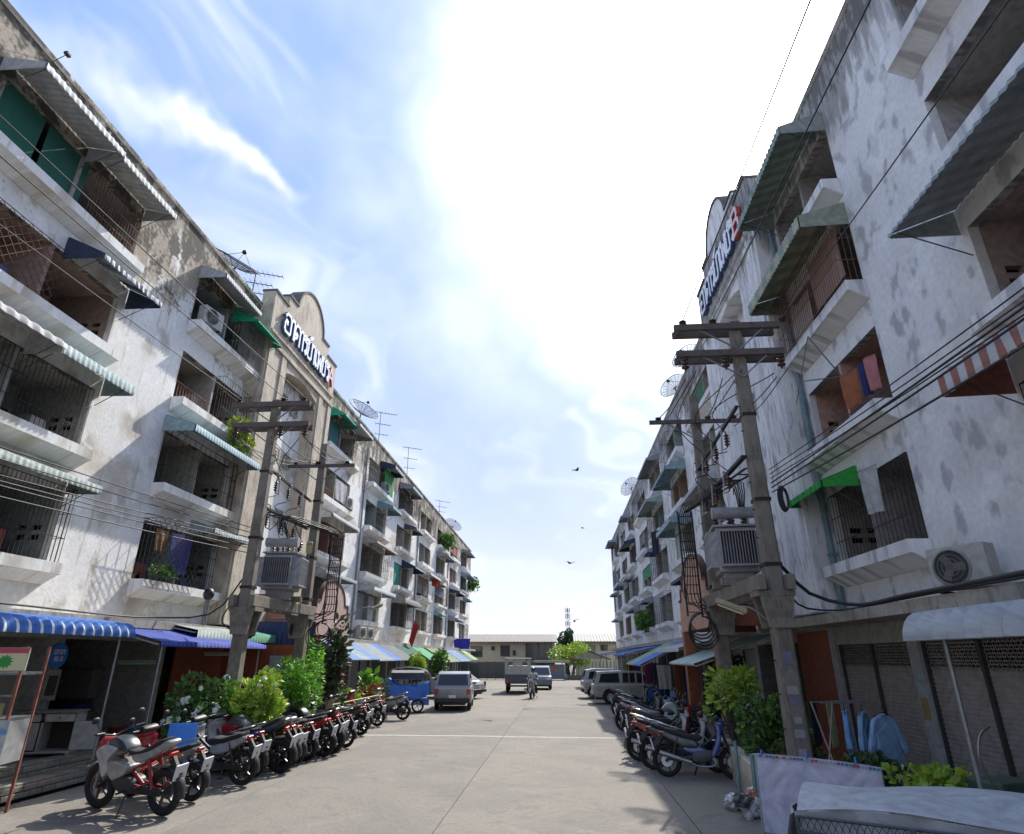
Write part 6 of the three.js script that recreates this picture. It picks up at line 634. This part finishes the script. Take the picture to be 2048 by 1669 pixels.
car('white van partly hidden behind the silver pickup', 'suv', 3.2, -41.5, 0.05, [0.5, 0.5, 0.52]);
car('pale grey hatchback with dark glass parked at the sunlit side', 'suv', -5.3, -32.6, Math.PI / 2 + 0.1, [0.40, 0.42, 0.43]);
car('white sedan parked by the lime awning', 'sedan', -7.0, -40.5, Math.PI - 0.4, [0.6, 0.6, 0.6]);
car('dark silver suv at the far end next to the white truck', 'suv', -1.7, -52.5, -Math.PI / 2 + 0.05, [0.16, 0.18, 0.22]);
{ const T = thing('box_truck', 'white caged passenger truck seen from behind near the street end', 'truck', [-3.1, 0, -47], Math.PI / 2 + 0.04); const w = mat(0.60, 0.61, 0.57, 0.5), d = mat(0.12, 0.13, 0.16, 0.6);
  M('cargo_bed', rbox(-1.6, 1.2, 0.62, 1.22, -0.88, 0.88, 0.03), d, T); M('cage_frame', [...[-0.86, 0.86].flatMap(z => [-1.55, -0.6, 0.3, 1.15].map(x => bar([x, 1.2, z], [x, 2.2, z], 0.06))), ...[1.75].flatMap(y => [bar([-1.55, y, 0.86], [1.15, y, 0.86], 0.05), bar([-1.55, y, -0.86], [1.15, y, -0.86], 0.05), bar([-1.55, y, -0.86], [-1.55, y, 0.86], 0.05)]), bar([-1.55, 1.22, -0.3], [-1.55, 2.2, -0.3], 0.06), bar([-1.55, 1.22, 0.3], [-1.55, 2.2, 0.3], 0.06)], w, T); M('rear_panel', [box(-1.53, -1.5, 1.22, 1.72, -0.83, 0.83), box(-1.53, -1.5, 1.78, 2.18, -0.27, 0.27), box(-1.53, -1.5, 1.78, 2.18, 0.68, 0.83), box(-1.53, -1.5, 1.78, 2.18, -0.83, -0.68)], w, T); M('roof', rbox(-1.7, 1.3, 2.2, 2.28, -0.95, 0.95, 0.03), w, T); M('cab', [rbox(1.25, 2.3, 0.6, 1.75, -0.82, 0.82, 0.12), rbox(2.2, 3.0, 0.55, 1.1, -0.82, 0.82, 0.1)], w, T); M('step_bumper', rbox(-1.95, -1.6, 0.45, 0.55, -0.8, 0.8, 0.02), mIron, T); for (const k of [-1, 1]) { M('tail_light', rbox(-1.64, -1.6, 0.7, 0.9, k * 0.72 - 0.08, k * 0.72 + 0.08, 0.01), mTail, T); for (const x of [-0.8, 2.3]) { const q = M('wheel', [new THREE.TorusGeometry(0.26, 0.1, 8, 20), cyl([0, 0, -0.05], [0, 0, 0.05], 0.2, 0.2, 14)], mTyre, T); q.position.set(x, 0.36, k * 0.74); } } }
{ const T = thing('sidecar', 'tricycle sidecar covered by a glossy blue tarpaulin', 'sidecar', [-7.1, 0, -30.2], 0.15); M('tarpaulin', [...slab(30, 18, (t, v) => { const x = mix(-0.95, 0.95, t), z = mix(0.5, -0.5, v); const e = Math.max(0, Math.abs(2 * v - 1) - 0.6) / 0.4; return [x * (1 + 0.06 * e), 1.15 + 0.3 * (t < 0.3 ? 1 - t / 0.3 : 0) ** 1.5 + 0.12 * Math.max(0, t - 0.8) / 0.2 - 0.55 * e * e + 0.03 * Math.sin(t * 15 + v * 8), z * (1 + 0.15 * e)]; }, 0.006), ...slab(30, 8, (t, v) => [mix(-1.0, 1.0, t), mix(0.6, 0.32, v), 0.575 + 0.03 * Math.sin(t * 21 + v * 2)], 0.006)], mat(0.03, 0.16, 0.60, 0.3), T); M('bed', box(-0.9, 0.9, 0.35, 0.6, -0.48, 0.48), mat(0.2, 0.2, 0.2, 0.7), T); for (const z of [-0.45, 0.3]) M('hood_frame', tube([[-0.9, 1.1, z], [-0.85, 1.75, z], [0.75, 1.75, z], [1.15, 1.2, z]], 0.02, 6, 24), mAlu, T); M('hood', slab(20, 6, (t, v) => [mix(-0.8, 0.7, t), 1.76 - 0.1 * Math.abs(2 * v - 1) - (v > 0.8 ? 0.3 : 0), mix(0.3, -0.45, v)], 0.01), mat(0.2, 0.21, 0.22, 0.8), T); for (const [x, z] of [[-0.5, 0.6], [0.5, 0.6], [-1.2, -0.3]]) { const w = M('wheel', WG.s.tyre, mTyre, T); w.position.set(x, 0.285, z); M('rim', WG.s.rim, mAlu, w); } M('front_fork', [bar([-1.2, 0.3, -0.3], [-0.95, 1.0, -0.3], 0.04), bar([-0.95, 1.0, -0.55], [-0.95, 1.0, -0.05], 0.03)], mIron, T); }
// ---------- a rider on a motorcycle ----------
function figure(bones, cell) { const mn = V(1e9, 1e9, 1e9), mx = V(-1e9, -1e9, -1e9); for (const [a, b, r0, r1] of bones) for (const [p, r] of [[a, r0], [b, r1]]) { mn.min(V(p[0] - r, p[1] - r, p[2] - r)); mx.max(V(p[0] + r, p[1] + r, p[2] + r)); } const c = mn.clone().add(mx).multiplyScalar(0.5), h = Math.max(mx.x - mn.x, mx.y - mn.y, mx.z - mn.z) / 2 * 1.12, n = Math.min(96, Math.ceil(2 * h / cell)); const mc = new MarchingCubes(n, new THREE.MeshBasicMaterial(), false, false, 200000); const half = n / 2;
  for (let z = 0; z < n; z++) for (let y = 0; y < n; y++) for (let x = 0; x < n; x++) { const p = [c.x + (x - half) / half * h, c.y + (y - half) / half * h, c.z + (z - half) / half * h]; let d = 1e9; for (const [a, b, r0, r1] of bones) { const ab = [b[0] - a[0], b[1] - a[1], b[2] - a[2]], ap = [p[0] - a[0], p[1] - a[1], p[2] - a[2]], L = ab[0] ** 2 + ab[1] ** 2 + ab[2] ** 2, t = L ? Math.min(1, Math.max(0, (ap[0] * ab[0] + ap[1] * ab[1] + ap[2] * ab[2]) / L)) : 0; const q = Math.hypot(ap[0] - ab[0] * t, ap[1] - ab[1] * t, ap[2] - ab[2] * t) - mix(r0, r1, t), k = 0.03, hh = Math.max(0, Math.min(1, 0.5 + 0.5 * (d - q) / k)); d = d > 1e8 ? q : mix(d, q, hh) - k * hh * (1 - hh); } mc.field[z * n * n + y * n + x] = -d; }
  mc.isolation = 0; mc.update(); const N = mc.count, g = new THREE.BufferGeometry(); g.setAttribute('position', new THREE.BufferAttribute(mc.positionArray.slice(0, N * 3), 3)); g.scale(h, h, h).translate(c.x, c.y, c.z); g.computeVertexNormals(); g.setAttribute('uv', new THREE.BufferAttribute(new Float32Array(N * 2), 2)); return g; }
{ const m = motorcycle('black and white motorcycle being ridden along the road', -1.75, -41.2, -Math.PI / 2 - 0.1, { c: BLK, c2: WHT, s: 1.05, lean: 0 });
  const T = thing('person', 'person in white shirt and dark trousers riding a motorcycle', 'person', [-1.75, 0, -40.55], -Math.PI / 2 - 0.1); const leg = k => [[[-0.12, 0.86, k * 0.1], [0.25, 0.72, k * 0.2], 0.09, 0.065], [[0.25, 0.72, k * 0.2], [0.02, 0.34, k * 0.22], 0.062, 0.045], [[0.02, 0.34, k * 0.22], [0.18, 0.31, k * 0.22], 0.042, 0.035]], arm = k => [[[0.0, 1.36, k * 0.19], [0.14, 1.12, k * 0.3], 0.055, 0.045], [[0.14, 1.12, k * 0.3], [0.36, 1.08, k * 0.3], 0.042, 0.034]];
  const hand = k => [0, 1, 2, 3].map(i => [[0.36, 1.08, k * 0.3], [0.41, 1.095 - 0.012 * i, k * (0.27 + 0.022 * i)], 0.014, 0.01]).concat([[[0.36, 1.08, k * 0.29], [0.39, 1.05, k * 0.26], 0.013, 0.01]]);
  M('body', figure([...leg(1), ...leg(-1), [[-0.14, 0.86, -0.06], [-0.14, 0.86, 0.06], 0.12, 0.12], [[-0.13, 0.92, 0], [-0.05, 1.3, 0], 0.13, 0.15], ...arm(1), ...arm(-1), ...hand(1), ...hand(-1), [[-0.02, 1.38, 0], [0.02, 1.5, 0], 0.05, 0.05], [[0.04, 1.56, 0], [0.06, 1.6, 0], 0.09, 0.1]], 0.02), mat(0.30, 0.17, 0.11, 0.7), T);
  M('shirt', figure([[[-0.15, 0.9, 0], [-0.05, 1.3, 0], 0.142, 0.165], [[0.0, 1.36, 0.19], [0.09, 1.21, 0.265], 0.072, 0.066], [[0.0, 1.36, -0.19], [0.09, 1.21, -0.265], 0.072, 0.066], [[-0.02, 1.34, -0.17], [-0.02, 1.34, 0.17], 0.08, 0.08]], 0.02), cloth([0.62, 0.62, 0.62]), T);
  M('trousers', figure([...leg(1).slice(0, 2), ...leg(-1).slice(0, 2)].map(([a, b, r, q]) => [a, b, r + 0.014, q + 0.014]).concat([[[-0.14, 0.85, -0.06], [-0.14, 0.85, 0.06], 0.132, 0.132]]), 0.02), cloth([0.03, 0.035, 0.06]), T);
  M('helmet', [sph([0.04, 1.62, 0], 0.145, 16, 12, 1.05, 1, 0.95)], paint([0.03, 0.03, 0.04]), T); M('visor', sph([0.1, 1.6, 0], 0.1, 12, 8, 0.95, 0.7, 1.05), mCarGlass, T); }
// ---------- far end of the street ----------
const mHouse = mat(0.52, 0.49, 0.40, 0.9), mHouse2 = mat(0.56, 0.53, 0.42, 0.9), mRoofG = mat(0.30, 0.27, 0.255, 0.85);
function house(label, x0, x1, z, h, m, wins, rm) { const T = thing('house', label, 'house', [(x0 + x1) / 2, 0, z]); const w = (x1 - x0) / 2; M('wall', box(-w, w, 0, h, -8, 0), m, T); const R = M('roof', slab(2, 1, (t, v) => [mix(-w - 0.3, w + 0.3, t), mix(h + 0.05, h + 1.1, v), mix(0.7, -4, v)], 0.08), rm, T); const rr = []; for (let i = 0; i <= (2 * w) / 0.4; i++) rr.push(bar([-w + i * 0.4, h + 0.09, 0.68], [-w + i * 0.4, h + 1.13, -3.98], 0.05)); M('roof_ribs', rr, rm, R); M('eave', box(-w - 0.3, w + 0.3, h - 0.12, h - 0.02, 0.45, 0.7), mat(0.16, 0.10, 0.09, 0.8), T);
  for (const [a, b, y0, y1, k] of wins) { const f = M('window', [box(a - 0.06, b + 0.06, y0 - 0.06, y0, 0.001, 0.09), box(a - 0.06, b + 0.06, y1, y1 + 0.06, 0.001, 0.09), box(a - 0.06, a, y0, y1, 0.001, 0.09), box(b, b + 0.06, y0, y1, 0.001, 0.09), box((a + b) / 2 - 0.03, (a + b) / 2 + 0.03, y0, y1, 0.001, 0.07)], mat(0.10, 0.09, 0.08, 0.7), T); M('pane', box(a, b, y0, y1, 0.002, 0.03), k ? mat(...k, 0.5) : mGlass, f); } return T; }
house('beige two storey house behind the fence with grey ribbed roof', -22, -0.8, -84, 4.15, mHouse, [[-0.3, 1.1, 2.4, 3.6], [2.4, 2.75, 3.2, 3.6], [3.6, 4.7, 2.5, 3.7], [5.2, 5.5, 2.6, 3.1], [6.9, 8.4, 2.0, 4.0], [8.6, 10.2, 2.0, 4.0]], mRoofG);
house('cream two storey house with red brown eave beside the shaded block', 2.0, 12, -84, 4.2, mHouse2, [[-4.2, -2.6, 2.2, 3.7, [0.2, 0.28, 0.3]], [-1.8, -1.0, 3.2, 3.8], [0.2, 1.6, 2.2, 3.7, [0.1, 0.2, 0.17]]], mat(0.46, 0.44, 0.40, 0.8));
{ const T = thing('boundary_fence', 'grey panelled boundary fence closing the street end', 'fence', [0, 0, -73]); const r = rng(5); for (let i = 0; i < 16; i++) { const x = -14 + i * 0.95; if (x > -1.6 && x < 0.6) continue; M('fence_panel', box(x, x + 0.9, 0.1, 1.75 + (r() - 0.5) * 0.05, -0.03, 0.03), mat(...[[0.22, 0.21, 0.2], [0.18, 0.2, 0.19], [0.26, 0.24, 0.22]][i % 3], 0.85), T); M('fence_post', box(x - 0.05, x, 0, 1.9, -0.06, 0.06), mat(0.2, 0.19, 0.18, 0.85), T); } M('top_rail', box(-14, -1.7, 1.76, 1.84, -0.05, 0.05), mat(0.24, 0.23, 0.22, 0.8), T); for (let i = 0; i < 14; i++) M('fence_bar', box(0.65 + i * 0.4, 0.72 + i * 0.4, 0, 1.9, -0.03, 0.03), mat(0.16, 0.16, 0.17, 0.7), T); M('low_wall', box(0.6, 7, 0, 0.5, -0.1, 0.1), mat(0.3, 0.29, 0.27, 0.9), T); }
{ const T = thing('guard_hut', 'pale blue gate with round orange notice under a flat cream roof', 'gate', [-0.6, 0, -72.4]); M('gate_leaf', box(-1.0, 1.0, 0.1, 1.6, -0.05, 0.05), mat(0.30, 0.36, 0.42, 0.7), T); M('gate_post', box(-1.15, -1.02, 0, 1.75, -0.08, 0.08), mat(0.16, 0.13, 0.14, 0.8), T); M('gate_post', box(1.02, 1.15, 0, 1.75, -0.08, 0.08), mat(0.16, 0.13, 0.14, 0.8), T); M('flat_roof', box(-2.4, 1.6, 1.76, 2.0, -1.0, 0.4), mat(0.58, 0.54, 0.48, 0.8), T); M('notice', cyl([-0.15, 1.15, 0.05], [-0.15, 1.15, 0.07], 0.24, 0.24, 18), flat(0.65, 0.14, 0.03, 0.6), T); }
{ const T = thing('gable_shelter', 'small shelter with red brown gable roof at the street end', 'shelter', [3.3, 0, -76]); for (const k of [-1, 1]) { M('roof_slope', slab(1, 1, (t, v) => [k * mix(0, 2.4, v), mix(3.0, 2.15, v), mix(-1.5, 1.5, t)], 0.08), mat(0.26, 0.10, 0.08, 0.8), T); M('post', bar([k * 1.9, 0, 1.2], [k * 1.9, 2.2, 1.2], 0.12), mat(0.2, 0.15, 0.13, 0.8), T); } M('gable', extr([[-2.0, 2.15], [2.0, 2.15], [0, 2.9]], 0.06).translate(0, 0, 1.35), mHouse2, T); }
bush('yellow green tree crown between the two houses', [1.2, 0, -80], [2.6, 1.6, 2], 2.7, 2200, 0.3, YEL, 401, { name: 'tree', cat: 'tree', stem: 4 });
bush('dark columnar tree between the two houses', [0.9, 0, -92], [1.3, 2.8, 1.3], 4.0, 2200, 0.35, DRK, 402, { name: 'tree', cat: 'tree', stem: 5 });
bush('dull green tree far behind the houses', [3.6, 0, -110], [3, 2, 3], 3.2, 1600, 0.45, GRN, 403, { name: 'tree', cat: 'tree', stem: 5 });
{ const T = thing('telecom_tower', 'slender red and white telecom mast far behind the houses', 'tower', [2.9, 0, -240]); for (let i = 0; i < 8; i++) { const y0 = i * 2.4, y1 = y0 + 2.4, w = 0.75 - 0.05 * i, g = []; for (const [a, b] of [[-1, -1], [1, -1], [1, 1], [-1, 1]]) g.push(bar([a * w, y0, b * w], [a * (w - 0.05), y1, b * (w - 0.05)], 0.12)); for (const [a, b, c, d] of [[-1, -1, 1, -1], [1, -1, 1, 1], [1, 1, -1, 1], [-1, 1, -1, -1]]) g.push(bar([a * w, y0, b * w], [c * w, y1, d * w], 0.07)); M('lattice_section', g, mat(...(i % 2 ? [0.45, 0.10, 0.08] : [0.5, 0.5, 0.5]), 0.7), T); } for (const y of [13.2, 15.8, 18]) M('antenna_panel', [rbox(-0.95, -0.7, y, y + 1.7, -0.2, 0.2, 0.05), rbox(0.7, 0.95, y, y + 1.7, -0.2, 0.2, 0.05), rbox(-0.2, 0.2, y, y + 1.7, 0.7, 0.95, 0.05)], mat(0.25, 0.25, 0.27, 0.7), T); }
// ---------- birds ----------
function bird(label, p, ry, fly, s = 1) { const T = thing('bird', label, 'bird', p, ry, fly ? 'birds in the sky' : undefined); T.scale.setScalar(s); M('body', [sph([0, 0, 0], 0.06, 10, 8, 2.0, 0.9, 0.9), sph([0.13, 0.04, 0], 0.038, 8, 6), new THREE.ConeGeometry(0.014, 0.05, 6).rotateZ(-Math.PI / 2).translate(0.185, 0.035, 0), extr([[-0.1, 0.0], [-0.27, -0.02], [-0.27, -0.04], [-0.1, -0.03]], 0.06)], flat(0.02, 0.02, 0.024, 0.7), T); for (const k of [-1, 1]) M('wing', slab(6, 3, (t, v) => fly ? [mix(0.07, -0.06, v) - 0.1 * t * t, 0.02 + 0.16 * t - 0.12 * t * t, k * (0.03 + 0.3 * t * (1 - 0.15 * v))] : [mix(0.06, -0.2, t), 0.045 - 0.05 * t - 0.06 * v, k * (0.05 + 0.012 * Math.sin(t * 3))], 0.006), flat(0.025, 0.025, 0.03, 0.7), T); if (!fly) for (const k of [-1, 1]) M('leg', bar([0, -0.04, k * 0.025], [0, -0.12, k * 0.025], 0.006), mIron, T); }
bird('dark bird flying high between the two blocks', [1.4, 14.28, -40], 0.6, true, 1.15); bird('dark bird gliding low between the two blocks', [0.74, 8.02, -40], 2.2, true, 1.1); bird('dark bird flying beside the telecom mast', [1.35, 5.5, -60], 1.4, true, 1.9); bird('tiny dark bird flying in the middle of the sky gap', [2.05, 12.27, -50], 2.8, true, 0.7);
bird('black bird perched on the royal blue sheet awning', [-9.35, 2.9, -18.5], 0.5, false, 1.3);
renderer.render(scene, camera);
